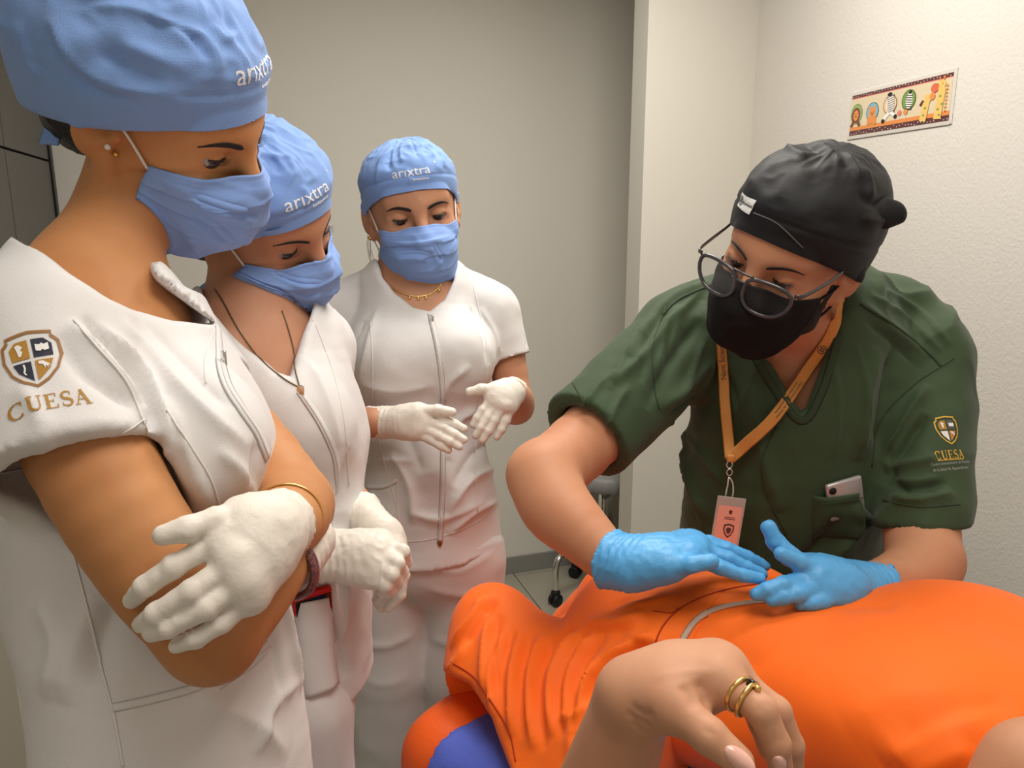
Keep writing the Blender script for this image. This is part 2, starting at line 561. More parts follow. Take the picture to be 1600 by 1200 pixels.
def head(S, f, neck, rneck=0.052, male=False, eye_open=0.35, gaze=0.35):
    """adds a head (and neck down to the point `neck`) to the shape"""
    L = lambda *q: loc(f, *q)
    S.a(ell((0, -.012, .036), (.074, .093, .080), f=f))
    S.a(ell((0, .026, -.036), (.060, .063, .086), f=f), .045)
    S.a(ell((0, .050, -.092), (.030, .030, .022) if not male else (.036, .033, .024), f=f), .04)
    for s in (-1, 1):
        jr = .014 if male else .011
        S.a(seg(L(s * (.058 if male else .053), .0, -.035), L(s * .028, .055, -.090), jr, jr), .03)
        S.a(ell((s * .039, .060, -.024), (.021, .020, .016), f=f), .03)
        S.a(seg(L(s * .043, .066, .028), L(s * .012, .084, .024), .0065, .008), .024)
    S.a(ell((0, .056, .052), (.046, .026, .03), f=f), .03)
    for s in (-1, 1):
        S.sub(ell((s * .033, .098, .006), (.019, .017, .011), f=f), .016)
    S.a(seg(L(0, .084, .022), L(0, .108, -.020), .0075, .0115), .014)
    S.a(ell((0, .112, -.024), (.011, .010, .009), f=f), .008)
    for s in (-1, 1):
        S.a(ell((s * .011, .100, -.026), (.008, .010, .008), f=f), .007)
        # ear: rim, hollow, lobe
        RE = rot_z(s * 24) @ rot_x(-12)
        S.a(ell((s * .0815, -.014, .001), (.0065, .021, .033), R=RE, f=f), .005)
        S.sub(ell((s * .0905, -.007, .005), (.0110, .0125, .020), R=RE, f=f), .003)
        S.a(ell((s * .0775, -.004, -.030), (.0065, .010, .011), f=f), .005)
        S.a(ell((s * .0765, .004, .000), (.005, .006, .007), f=f), .004)
        S.a(ell((s * .0468, .0630, .004), (.0088, .0128, .011), f=f), .006)
        # lids over the eyeball
        c = np.array([s * .0318, .0712, .006])
        up = np.array([0, math.sin(gaze * .6), math.cos(gaze * .6)])
        W_ = f[0] @ up
        b = ell(c, (.0170, .0160, .0150), f=f)
        S.a(flatcut(b, L(*(c + up * (.0120 * eye_open))), -W_), .003)
        S.a(flatcut(b, L(*(c - up * (.0040 + .006 * eye_open))), W_), .003)
    nb = L(0, -.022, -.060)
    S.a(seg(nb, neck, rneck * 0.98, rneck * 1.05), .03)
def rot_x(a):
    a = math.radians(a); c, s = math.cos(a), math.sin(a)
    return np.array([[1, 0, 0], [0, c, -s], [0, s, c]])
def rot_z(a):
    a = math.radians(a); c, s = math.cos(a), math.sin(a)
    return np.array([[c, -s, 0], [s, c, 0], [0, 0, 1.0]])

def onface(T, f, x, z, y0=.2):
    o = loc(f, x, y0, z); d = -f[0][:, 1]
    h = T.ray_cast(Vector(o), Vector(d), 0.4)
    return (np.array(h[0]), np.array(h[1])) if h[0] is not None else (loc(f, x, .07, z), f[0][:, 1])

def eyes(f, T, body, gaze=(0.0, -0.35), eye_open=0.35, brow=1.0, lidgaze=0.35, lash=1.0):
    """eyeballs with irises, lashes and eyebrows"""
    for s in (-1, 1):
        c = np.array([s * .0318, .0709, .006])
        V, F = ball(loc(f, *c), (.0158, .0149, .0140), R=f[0], nu=20, nv=14)
        e = add('eye', V, F, M_SCLERA, body)
        g = np.array([gaze[0], 1.0, gaze[1]]); g /= np.linalg.norm(g); g = f[0] @ g
        a = np.cross(g, [0, 0, 1.0]); a /= np.linalg.norm(a); b = np.cross(a, g)
        V, F = lathe([(.0001, .0153), (.0032, .0149), (.0074, .0134), (.0076, .0122)], (0, 0, 0), 18, np.stack([a, b, g], 1))
        add('iris', V + loc(f, *c), F, M_IRIS, e)
        up = np.array([0, math.sin(lidgaze * .6), math.cos(lidgaze * .6)]); fw = np.array([0, up[2], -up[1]])
        # lash line along the edge of the upper lid
        pts, tips = [], []
        off = .0120 * eye_open; rr = math.sqrt(.0161 ** 2 - off ** 2)
        for k in np.linspace(-.72 * s, 1.0 * s, 13):
            pts.append(loc(f, *(c + up * off + rr * (math.sin(k) * np.array([1, 0, 0]) + math.cos(k) * fw))))
        parts = [sweep(np.array(pts), np.interp(np.linspace(-1, 1, 13), [-1, 0, 1], [.0005, .0010, .0005]) * lash, 6)]
        for k in np.linspace(-.5 * s, .98 * s, 13):
            p0 = c + up * off + rr * (math.sin(k) * np.array([1, 0, 0]) + math.cos(k) * fw)
            dirn = np.array([math.sin(k) * .8, 0, 0]) + fw * math.cos(k) * .9
            q = [p0, p0 + dirn * .004 - up * .0005, p0 + dirn * .0072 + up * .0022]
            parts.append(sweep(spline([loc(f, *v) for v in q], 3), np.linspace(.00035, .0001, 7) * lash, 4))
        V, F = merge(parts); add('eyelashes', V, F, M_LASH, body)
        bp, bn = [], []
        for x, z in ((.014, .0205), (.023, .0238), (.034, .0262), (.044, .0255), (.053, .0215)):
            p, n = onface(T, f, s * x, z); bp.append(p); bn.append(n)
        bp = spline(np.array(bp), 4); bn = spline(np.array(bn), 4)
        wv = np.interp(np.linspace(0, 1, len(bp)), [0, .12, .5, 1], [.0014, .0028, .0025, .0005]) * brow
        V, F = sweep(bp + bn * .0003, 1, 8, flat=(wv, .0011), up=bn)
        add('eyebrow', V, F, M_LASH, body)

def push_out(V, T, gap, far=.03):
    V = np.array(V, float)
    for i in range(len(V)):
        h = T.find_nearest(Vector(V[i]), far)
        if h[0] is None: continue
        n = np.array(h[1]); s_ = (V[i] - np.array(h[0])) @ n
        if s_ < gap: V[i] = V[i] + n * (gap - s_)
    return V
# ---- surgical cap: parametric dome in the head frame
def cap_fn(zf, zb, rx, ryf, ryb, cy, H, shift=0.0, bulge=0.10, amp=.004, ng=22, seam=.42, seed=1, sag=0.0, zs=0.0, noisea=.004, pw=.85):
    def fn(th, t):
        th = np.asarray(th, float); t = np.asarray(t, float)
        a = t * math.pi / 2
        c, s = np.cos(th), np.sin(th)
        base = zf * (1 + c) / 2 + zb * (1 - c) / 2 + zs * s * s
        sc = np.cos(a) ** pw * (1 + bulge * np.sin(2 * a))
        back = np.clip(-c, 0, 1)
        x = rx * s * sc; y = np.where(c > 0, ryf, ryb) * c * sc + cy + shift * np.sin(a) 
        z = base + (H - base) * np.sin(a) - sag * back * np.sin(2 * a)
        q = np.stack([x, y, z], -1)
        n = np.stack([x / rx ** 2, (y - cy) / (ryf * ryb), (z - .03) / .1 ** 2 * .6 + 0 * x], -1)
        n /= np.linalg.norm(n, axis=-1)[..., None] + 1e-9
        pv = np.stack([s * 1.0, c * 1.0, t * 2.2], -1).reshape(-1, 3)
        n1 = noise(pv, 3.0, seed).reshape(th.shape); n2 = noise(pv, 4.5, seed + 3).reshape(th.shape)
        above = np.clip((t - .16) / .12, 0, 1)
        g = np.exp(-((t - seam) / .16) ** 2)
        ridg = 1 - np.abs(np.sin(ng * .5 * th + 3.0 * n1))
        d = above * (noisea * n1 + noisea * .35 * (1 - 2 * np.abs(n2))) + amp * g * (ridg ** 2 - .4) * (0.6 + .5 * n2)
        d = d - .0022 * np.exp(-((t - .20) / .012) ** 2) * .8        # stitched band
        d = d * np.clip((1 - t) * 8, 0, 1)
        return q + n * d[..., None]
    return fn
def cap_obj(f, fn, m, parent, name='cap', nth=180, nt=64, inner=True, T=None, folds=None):
    th = np.linspace(0, 2 * math.pi, nth, endpoint=False)
    t = np.linspace(0, 1, nt) ** 0.9
    TH, TT = np.meshgrid(th, t)
    Q = fn(TH, TT)
    Q[-1] = Q[-1].mean(0)
    rows = [Q]
    if inner:
        q0 = Q[0].copy(); cen = q0.mean(0); d = q0 - cen; d /= np.linalg.norm(d, axis=1)[:, None]
        rows = [np.stack([Q[3] - d * .004, q0 - d * .0035, q0 - d * .001 - np.array([0, 0, .0008])])] + rows
    Q = np.concatenate(rows)
    n = Q.shape[0]
    V = locs(f, Q.reshape(-1, 3))
    if T is not None: V = push_out(V, T, .0022)
    i = np.arange(n - 1)[:, None] * nth; j = np.arange(nth)[None]; k = (j + 1) % nth
    F = np.stack([i + k, i + j, i + nth + j, i + nth + k], -1).reshape(-1, 4)
    if folds: V = crease(V, F, folds)
    o = add(name, V, F, m, parent); CAPT[o.name] = bvh(V, F); return o
CAPT = {}
def cap_text(f, fn, s, size, th0, t0, parent, rad=.1, tl=.13, lift=.0006, ang=0.0, bold=.0):
    V, F = text_mesh(s, size, bold=bold)
    V, F = subdivide(V, F, .006)
    ca, sa = math.cos(ang), math.sin(ang)
    x = V[:, 0] * ca - V[:, 1] * sa; y = V[:, 0] * sa + V[:, 1] * ca
    th = th0 - x / rad; t = t0 + y / tl
    q = fn(th, t); e = 1e-3
    n = np.cross(fn(th + e, t) - q, fn(th, t + e) - q); n /= np.linalg.norm(n, axis=1)[:, None]
    cen = np.array([0, 0, .03]); sg = np.sign(((q - cen) * n).sum(1)); n *= sg[:, None]
    W_ = locs(f, q); T = CAPT[parent.name]
    for i in range(len(W_)):
        nn = f[0] @ n[i]; h = T.ray_cast(Vector(W_[i] + nn * .03), Vector(-nn), .06)
        W_[i] = (np.array(h[0]) if h[0] is not None else W_[i]) + nn * lift
    return add('lettering', W_, F, M_PRINT, parent, smooth=False)

def mask_obj(f, parent, m=None, seed=0, pleat=.0035, w=(.068, .064), loops=True, puff=0.0, wr=.0022, nu=61, nv=61,
             top=-.004, chin=-.122, side=(-.016, -.092), fold=True, yc=(.106, .121, .119, .105, .066), ys=(.036, .020), label=None, T=None, folds=None):
    u = np.linspace(-1, 1, nu); v = np.linspace(0, 1, nv)
    U, Vv = np.meshgrid(u, v)
    a = U * math.pi / 2
    ca = np.abs(np.cos(a)); sa = np.sin(a)
    W_ = np.interp(Vv, [0, .5, 1], [w[0], (w[0] + w[1]) / 2 + .003, w[1]])
    yc_ = np.interp(v, np.linspace(0, 1, 5), yc); k = np.ones(5) / 5
    yc_ = np.convolve(np.pad(yc_, 2, mode='edge'), k, mode='valid')[:, None] + puff * np.sin(Vv * math.pi)
    ys_ = ys[0] + (ys[1] - ys[0]) * Vv
    nose = np.exp(-(U / .20) ** 2) * np.exp(-(Vv / .35) ** 2)
    x = W_ * sa * (1 - .10 * ca); y = ys_ + (yc_ - ys_) * ca ** .95 + nose * .006 - .006 * (1 - nose) * np.exp(-(Vv / .12) ** 2) * ca
    zc = top + (chin - top) * Vv; zs_ = side[0] + (side[1] - side[0]) * Vv
    z = zs_ + (zc - zs_) * ca ** .9 - .006 * np.exp(-((np.abs(U) - .5) / .22) ** 2) * np.exp(-(Vv / .2) ** 2) 
    Q = np.stack([x, y, z], -1)
    if T is not None:
        nk_ = int(nv * .72); q = locs(f, Q.reshape(-1, 3)); q[:nk_ * nu] = push_out(q[:nk_ * nu], T, .002); q[nk_ * nu:] = push_out(q[nk_ * nu:], T, .002, .011)
        Q = ((q - f[1]) @ f[0]).reshape(Q.shape)
        for _ in range(2):
            Q[1:-1, 1:-1] = .5 * Q[1:-1, 1:-1] + .125 * (Q[:-2, 1:-1] + Q[2:, 1:-1] + Q[1:-1, :-2] + Q[1:-1, 2:])
    N = np.cross(np.gradient(Q, axis=1), np.gradient(Q, axis=0)); N /= np.linalg.norm(N, axis=-1)[..., None] + 1e-9
    if (N[..., 1].mean()) < 0: N = -N
    d = np.zeros_like(U)
    pv = np.stack([U * 1.0, Vv * 1.4, U * 0 + .3], -1).reshape(-1, 3)
    n1 = noise(pv, 2.6, seed).reshape(U.shape); n2 = noise(pv, 6.0, seed + 5).reshape(U.shape)
    if pleat:
        for j, p0 in enumerate((.27, .45, .63)):
            pp = p0 + .05 * (n1) * ca + (.03 * (j - 1)) * ca
            q = (Vv - pp) / .16
            d += pleat * np.where((q > -1) & (q <= 0), (q + 1) ** 1.5, 0) * (.5 + .5 * ca)
        for p0 in (.045, .085): d -= .0007 * np.exp(-((Vv - p0) / .010) ** 2)
    rd = 1 - 2 * np.abs(noise(pv, 3.4, seed + 9).reshape(U.shape))
    d += wr * (n1 * .8 + rd * .8 * np.clip(ca * 1.4, 0, 1) + n2 * .35) * np.clip(Vv * 6, .2, 1)
    Qo = Q + N * (d[..., None] + .0012); Qi = Q + N * (d[..., None] - .0012)
    V = locs(f, np.concatenate([Qo.reshape(-1, 3), Qi.reshape(-1, 3)]))
    F = []
    n0 = nu * nv
    for r in range(nv - 1):
        for c in range(nu - 1):
            i = r * nu + c
            F.append((i, i + nu, i + nu + 1, i + 1)); F.append((n0 + i, n0 + i + 1, n0 + i + nu + 1, n0 + i + nu))
    edge = [c for c in range(nu)] + [r * nu + nu - 1 for r in range(1, nv)] + [(nv - 1) * nu + c for c in range(nu - 2, -1, -1)] + [r * nu for r in range(nv - 2, 0, -1)]
    for i in range(len(edge)):
        p, q = edge[i], edge[(i + 1) % len(edge)]
        F.append((p, q, n0 + q, n0 + p))
    F = np.array(F)
    if folds: V = crease(V, F, folds)
    o = add('face_mask', V, F, m or M_MASK, parent, label=label)
    if loops:
        for s in (-1, 1):
            col = nu - 1 if s > 0 else 0
            t0 = Qo[2, col]; b0 = Qo[nv - 4, col]
            for st, en, mid in ((t0, (s * .079, -.014, .030), (s * .076, .012, .010)), (b0, (s * .0785, -.006, -.036), (s * .070, .010, -.062))):
                pth = spline([loc(f, *st), loc(f, *mid), loc(f, *en)], 6)
                if T is not None: pth[1:-3] = push_out(pth[1:-3], T, .0012, .010)
                V, F = sweep(pth, .0014, 6)
                add('ear_loop', V, F, M_LOOP, o)
    return o

# ---- hands
def hand_shape(wrist, fore, fingers, r=.0085, rw=.026, k=.012, palm=None, rpalm=None, squash=None, thumb=0, rs=None, kf=.006):
    """wrist, fore: points; fingers: list of chains [mcp, pip, dip, tip]; the one with index `thumb` is the thumb"""
    S = Shape()
    wrist = V3(wrist); fore = V3(fore)
    S.a(seg(fore, wrist, rw * 1.08, rw * .92))
    ch = [[V3(p) for p in c] for c in fingers]
    mc = [c[0] for i, c in enumerate(ch) if i != thumb]
    cen = np.mean(mc, 0)
    rp = rpalm or r * 1.35
    for i, c in enumerate(ch):
        if i == thumb: continue
        w = wrist + (c[0] - cen) * .45
        S.a(seg(w, c[0], rp * 1.05, rp), .020)
    for i in range(len(mc) - 1):
        S.a(seg(mc[i] * .92 + wrist * .08, mc[i + 1] * .92 + wrist * .08, rp * .95, rp * .95), .012)
        S.a(seg(mc[i] * .55 + wrist * .45, mc[i + 1] * .55 + wrist * .45, rp, rp), .015)
    if palm is not None:
        for p_, r_ in palm: S.a(ell(V3(p_), r_), .015)
    for i, c in enumerate(ch):
        rr = (rs[i] if rs else r) * (1.18 if i == thumb else 1.0)
        if i == thumb:
            S.a(seg(wrist + (c[0] - wrist) * .25, c[0], rr * 1.5, rr * 1.35), .02)
        rad = [rr * 1.12, rr * 1.06, rr * .97, rr * .82]
        if len(c) == 3: rad = [rr * 1.2, rr * 1.05, rr * .85]
        # each finger is its own chain, joined to the palm only at its root
        for j in range(len(c) - 1):
            S.a(seg(c[j], c[j + 1], rad[j], rad[j + 1]), kf if j == 0 else .0022)
            if j > 0: S.a(ell(c[j], rad[j] * 1.02), .002)
    return S
def glove_finish(V, F, seed=1, amp=.0007, cuffp=None, cuffd=None):
    N = vnormals(V, F)
    d = amp * .6 * (1 - 2 * np.abs(noise(V * np.array([1, 1, .6]), 120, seed))) + amp * .5 * noise(V, 40, seed + 2)
    if cuffp is not None:
        s = (V - cuffp) @ cuffd
        n = noise(V, 30, seed + 4)
        d += .0016 * np.exp(-(s / .035) ** 2) * np.sin(s * 700 + 3 * n) * np.clip(.5 + n, 0, 1) + .0016 * np.exp(-(s / .0035) ** 2)
    return V + N * d[:, None]
def glove(name, parent, S, h, m, seed, cuff_at, cuff_dir, label=None, amp=.0007):
    """cuff_at: point on the axis where the glove ends, cuff_dir: from hand to elbow"""
    cd = np.asarray(cuff_dir, float); cd = cd / np.linalg.norm(cd)
    S.cut(cuff_at, cd)
    V, F = S.mesh(h)
    V = relax(V, F, 1)
    V = glove_finish(V, F, seed, amp, np.asarray(cuff_at), cd)
    return add(name, V, F, m, parent, label=label), V, F
# ------------------------------------------------------------------ the room
A19 = math.radians(19.0)
E1 = np.array([math.cos(A19), math.sin(A19), 0]); E2 = np.array([-math.sin(A19), math.cos(A19), 0]); EZ = np.array([0, 0, 1.0])
RM = np.stack([E1, E2, EZ], 1)
M_WALL = mat('warm white wall paint', (0.68, 0.65, 0.58), rough=0.8, bump=0.12, bscale=60, spec=0.2)
M_WALLB = mat('grey beige wall paint', (0.74, 0.71, 0.64), rough=0.8, bump=0.10, bscale=60, spec=0.2)
M_WALLR = mat('textured wall paint', (0.68, 0.645, 0.585), rough=0.75, bump=0.55, bscale=130, spec=0.25)
M_CEIL = mat('ceiling white', (0.75, 0.72, 0.66), rough=0.9)
M_TRIMG = mat('grey skirting', (0.27, 0.265, 0.24), rough=0.5)
M_TILE = mat('beige tile', (0.42, 0.39, 0.31), rough=0.35, color2=(0.38, 0.35, 0.28), vscale=3)
M_GROUT = mat('grout', (0.20, 0.18, 0.15), rough=0.9)
M_DARK = mat('dark grey laminate', (0.085, 0.08, 0.07), rough=0.45)
M_BLACK = mat('black plastic', (0.010, 0.010, 0.011), rough=0.4)
M_CHROME = mat('chrome', (0.75, 0.74, 0.72), rough=0.16, metal=1.0)

def rbox(name, p0, a, b, z0, z1, m, bev=0.0, parent=None):
    """box in room directions: from p0, extending a along E1 and b along E2"""
    c = np.array([p0[0], p0[1], 0]) + E1 * a / 2 + E2 * b / 2 + EZ * (z0 + z1) / 2
    V, F = box(c, (abs(a), abs(b), z1 - z0), RM, bev)
    return add(name, V, F, m, parent, smooth=False)
d0 = 1.5 / (math.sin(PITCH) + (897 - 600) / FPX * math.cos(PITCH))
B0 = P(784, 897, d0)                                  # foot of the back wall
CEIL = 2.5
struct(rbox('wall_back', B0 - E1 * 3.0, 4.6, .1, 0, CEIL, M_WALLB))
struct(rbox('baseboard_back', B0 - E1 * 3.0 - E2 * .012, 4.6, .012, 0, .075, M_TRIMG, .002))
PA = np.array([.418, 2.55, 0])                        # near left edge of the partition
PC = np.array([.793, 2.679, 0])
struct(rbox('wall_partition', PA, .55, .0968, 0, CEIL, M_WALL, .003))
dr = np.array([.1908, -.9816, 0]); nr = np.array([.9816, .1908, 0])
R2 = np.stack([dr, nr, EZ], 1)
V, F = box(PC + dr * 1.6 + nr * .05 + EZ * CEIL / 2, (5.2, .1, CEIL), R2)
struct(add('wall_right', V, F, M_WALLR, smooth=False))
FL = np.array([-.961, 1.345, 0])                      # end of the wall beside the first woman
struct(rbox('wall_left', FL - E1 * 1.4, 1.4, .063, 0, CEIL, M_WALL, .002))
LB = np.array([-1.393, 2.4, 0])
struct(rbox('wall_alcove', LB - E1 * .72 - E2 * 1.1, .1, 2.2, 0, CEIL, M_WALLB))
struct(rbox('wall_side', np.array([-1.95, -1.6, 0]), .1, 3.2, 0, CEIL, M_WALL))
struct(rbox('wall_rear', np.array([-3.0, -2.0, 0]), 5.6, .1, 0, CEIL, M_WALL))
V, F = box((0, 1, CEIL + .05), (8, 8, .1)); struct(add('ceiling', V, F, M_CEIL, smooth=False))
V, F = box((0, 1, -.06), (8, 8, .1)); fl = struct(add('floor', V, F, M_GROUT, smooth=False))
# tiles, one by one
T0 = P(805, 900, 1.5 / (math.sin(PITCH) + 300 / FPX * math.cos(PITCH))); T0[2] = 0
tm = None
for i in range(-5, 4):
    for j in range(-8, 3):
        c = T0 + E1 * (i + .5) * .6 + E2 * (j + .5) * .6
        if c[1] < -1.6 or abs(c[0]) > 2.2 or c[1] > 3.9: continue
        if tm is None:
            V, F = box((0, 0, 0), (.5965, .5965, .012), RM, .0015)
            tm = mesh_data('tile', V, F, M_TILE, smooth=False)
        o = bpy.data.objects.new('tile', tm); COL.objects.link(o); o.parent = fl; o.location = (c[0], c[1], -.006)

# ---- dark cabinet along the left
cb = thing('cabinet', 'tall dark grey cabinet at the left edge behind the nearest woman', 'cabinet', LB)
rbox('body', LB - E1 * .56 - E2 * .95, .55, .95, .0, 2.35, M_DARK, .003, cb)
for z0, z1 in ((.08, .80), (.806, 1.66), (1.666, 2.34)):
    for k in range(2):
        rbox('door', LB - E1 * .009 - E2 * (.475 * (k + 1) - .004), .018, .467, z0, z1, M_DARK, .002, cb)
rbox('edge_strip', LB - E1 * .02, .035, .03, 0, 2.35, M_BLACK, .002, cb)

# ---- laminated picture on the right wall
pic = None
def wallpt(px, py):
    """pixel -> point on the right wall"""
    d = P(px, py, 1.0) - CAMP
    n = np.array([nr[0], nr[1], 0]); t = ((PC - CAMP) @ n) / (d @ n)
    return CAMP + d * t
q = [wallpt(1330, 148), wallpt(1496, 103), wallpt(1487, 196), wallpt(1327, 216)]
pc = np.mean(q, 0)
px_ = dr; pz_ = EZ
wx = [float((v - pc) @ px_) for v in q]; wz = [float((v - pc) @ pz_) for v in q]
pw = (max(wx) - min(wx)) ; ph = ((wz[0] - wz[3]) + (wz[1] - wz[2])) / 2
tilt = math.atan2((wz[1] + wz[2]) / 2 - (wz[0] + wz[3]) / 2, (wx[1] + wx[2]) / 2 - (wx[0] + wx[3]) / 2)
px_, pz_ = math.cos(tilt) * px_ + math.sin(tilt) * EZ, math.cos(tilt) * EZ - math.sin(tilt) * px_
pic = thing('wall_picture', 'small laminated picture strip of cartoon safari animals taped on the right wall', 'picture', pc)
RP = np.stack([px_, -nr, pz_], 1)
V, F = box(pc - nr * .0012, (pw, .002, ph), RP, .0005)
add('laminate', V, F, mat('laminate film', (.66, .62, .56), rough=.22, spec=.6), pic, smooth=False)
PM = {}
def pmat(n, r, g, b): return mat('picture ' + n, srgb(r, g, b), rough=.3, spec=.5)
class Flat:
    """flat print on the picture: coordinates -1..1 across, -1..1 up; each layer a hair proud of the last"""
    def __init__(s): s.V = []; s.F = []; s.M = []; s.mats = []; s.z = .0026
    def poly(s, pts, m):
        if m not in s.mats: s.mats.append(m)
        n = len(s.V); s.z += .000012
        for x, y in pts: s.V.append(pc - nr * s.z + px_ * x * pw * .475 + pz_ * y * ph * .43)
        s.F.append(tuple(range(n, n + len(pts)))); s.M.append(s.mats.index(m))
    def oval(s, x, y, a, b, m, rot=0):
        s.poly([(x + a * math.cos(t) * math.cos(rot) - b * .36 * math.sin(t) * math.sin(rot), y + a * 2.6 * math.cos(t) * math.sin(rot) + b * math.sin(t) * math.cos(rot)) for t in np.linspace(0, 2 * math.pi, 20, endpoint=False)], m)
    def bar(s, x0, y0, x1, y1, w, m):
        dx, dy = x1 - x0, (y1 - y0) * .385; l = math.hypot(dx, dy) + 1e-9; nx, ny = -dy / l * w, dx / l * w * 2.6
        s.poly([(x0 + nx, y0 + ny), (x0 - nx, y0 - ny), (x1 - nx, y1 - ny), (x1 + nx, y1 + ny)], m)
    def build(s, name, parent): return add(name, np.array(s.V), s.F, s.mats, parent, smooth=False, mi=s.M)
cr = pmat('cream', 216, 200, 168); br = pmat('maroon', 92, 48, 50); og = pmat('orange', 222, 140, 74); wh = pmat('white', 235, 230, 222)
gr = pmat('green', 116, 150, 76); bl = pmat('blue', 120, 178, 196); bk = pmat('black', 30, 28, 28); ye = pmat('yellow', 232, 190, 108); pk = pmat('pink', 214, 120, 110)
lion = pmat('mane', 118, 62, 48)
p = Flat()
p.poly([(-1, -1), (1, -1), (1, 1), (-1, 1)], cr)
p.poly([(-1, .84), (1, .84), (1, 1), (-1, 1)], br); p.poly([(-1, .80), (1, .80), (1, .84), (-1, .84)], pk)
p.poly([(-1, -1), (1, -1), (1, -.76), (-1, -.76)], br); p.poly([(-1, -.76), (1, -.76), (1, -.58), (-1, -.58)], og)
rr = random.Random(4)
for k in range(34):
    x = -0.97 + k * .0585
    p.oval(x, .88 + .08 * rr.random(), .008, .022, wh); p.oval(x + .02, -.96 + .16 * rr.random(), .008, .024, wh)
p.oval(-.86, .05, .135, .50, gr); p.oval(-.86, .03, .118, .45, pmat('pale green', 150, 170, 110))
p.oval(-.87, -.02, .10, .38, lion); p.oval(-.87, -.02, .06, .26, og)
for s_ in (-1, 1): p.oval(-.87 + s_ * .025, .05, .008, .03, bk); p.bar(-.87 + s_ * .04, -.3, -.87 + s_ * .10, -.56, .030, lion)
p.oval(-.87, -.08, .016, .04, bk)
p.oval(-.50, .0, .135, .46, bk); p.oval(-.50, .0, .125, .43, bl)
p.oval(-.50, -.06, .075, .30, og); p.oval(-.50, -.36, .10, .20, og)
for s_ in (-1, 1): p.oval(-.50 + s_ * .055, .20, .024, .08, og); p.oval(-.50 + s_ * .028, -.02, .008, .03, bk); p.oval(-.50 + s_ * .07, -.52, .035, .10, og)
p.oval(-.50, -.10, .014, .04, bk)
p.oval(-.13, .18, .14, .44, br); p.oval(-.13, .18, .13, .41, pmat('peach', 226, 190, 150))
p.oval(-.12, .18, .085, .48, wh, .1)
for k in range(9): p.bar(-.20 + .004 * k, .52 - .10 * k, -.05 + .004 * k, .60 - .10 * k, .007, bk)
p.oval(-.15, .66, .05, .09, bk); p.bar(-.14, -.2, -.24, -.50, .03, wh); p.oval(-.25, -.54, .035, .10, bk); p.bar(-.10, -.2, -.01, -.36, .03, wh); p.oval(.0, -.42, .035, .10, bk)
p.oval(.24, .22, .135, .46, bk); p.oval(.24, .22, .125, .43, gr)
p.oval(.25, .17, .065, .36, wh)
for k in range(7): p.bar(.19, .44 - .10 * k, .31, .38 - .10 * k, .008, bk)
p.oval(.26, .55, .03, .08, bk)
for x, m_ in ((.08, pk), (.20, og)): p.bar(x, -.34, x, -.62, .004, wh); p.oval(x, -.30, .042, .12, m_)
p.bar(.54, -.86, .58, -.05, .06, ye); p.oval(.60, .10, .065, .20, ye); p.oval(.68, .16, .05, .16, og); p.bar(.52, .05, .47, -.15, .02, br)
p.bar(.80, -.86, .84, .45, .065, ye); p.oval(.82, .58, .075, .22, ye); p.oval(.71, .50, .07, .20, pmat('coral', 214, 106, 76))
for k in range(8): p.oval(.925, .5 - .15 * k, .02, .04, og)
for s_ in (-1, 1): p.bar(.82 + s_ * .03, .75, .83 + s_ * .05, .94, .010, og); p.oval(.80 + s_ * .04, .62, .008, .025, br)
for x, y in ((.82, .1), (.86, -.25), (.80, -.45), (.83, -.7), (.57, -.3), (.55, -.6)): p.oval(x, y, .02, .05, gr)
p.build('print', pic)
# clear tape edge below the picture
V, F = box(pc - nr * .0027 - pz_ * ph * .47, (pw * .98, .0005, ph * .07), RP); add('tape', V, F, mat('clear tape', (.60, .56, .50), rough=.12, spec=.6), pic, smooth=False)

# ---- stool in the recess
def on_floor(px, py):
    d = 1.5 / (math.sin(PITCH) + (py - 600) / FPX * math.cos(PITCH)); return P(px, py, d)
w1 = on_floor(868, 946); w1[2] = 0
sc = P(948, 728, 3.12)
st = thing('stool', 'wheeled chrome stool with grey covered seat standing in the recess by the back wall', 'stool', (sc[0], sc[1], 0))
zt = sc[2]
M_SEAT = mat('grey seat cover', (.30, .30, .29), rough=.45, bump=.5, bscale=60)
V, F = lathe([(.001, zt + .012), (.10, zt + .012), (.165, zt + .004), (.178, zt - .012), (.180, zt - .03), (.175, zt - .055), (.168, zt - .062), (.001, zt - .062)], (sc[0], sc[1], 0), 96)
rad = np.hypot(V[:, 0] - sc[0], V[:, 1] - sc[1]); an = np.arctan2(V[:, 1] - sc[1], V[:, 0] - sc[0])
k = np.clip((zt - V[:, 2]) / .03, 0, 1) * .005 * np.sin(an * 34 + 3 * np.sin(an * 7))
V[:, 0] += k * np.cos(an); V[:, 1] += k * np.sin(an)
add('seat', V, F, M_SEAT, st)
V, F = lathe([(.03, zt - .06), (.032, zt - .30), (.026, zt - .30), (.024, .16), (.04, .15), (.04, .11), (.001, .11)], (sc[0], sc[1], 0), 20)
add('gas_column', V, F, M_CHROME, st)
V, F = box((sc[0] - .10, sc[1] - .12, zt - .11), (.05, .03, .09), None, .008); add('lever', V, F, M_BLACK, st)
for dx in (-.115, -.085, -.02):
    V, F = sweep([(sc[0] + dx, sc[1] - .10, zt - .06), (sc[0] + dx * .9, sc[1] - .09, zt - .30)], .011, 10)
    add('support_tube', V, F, M_CHROME, st)
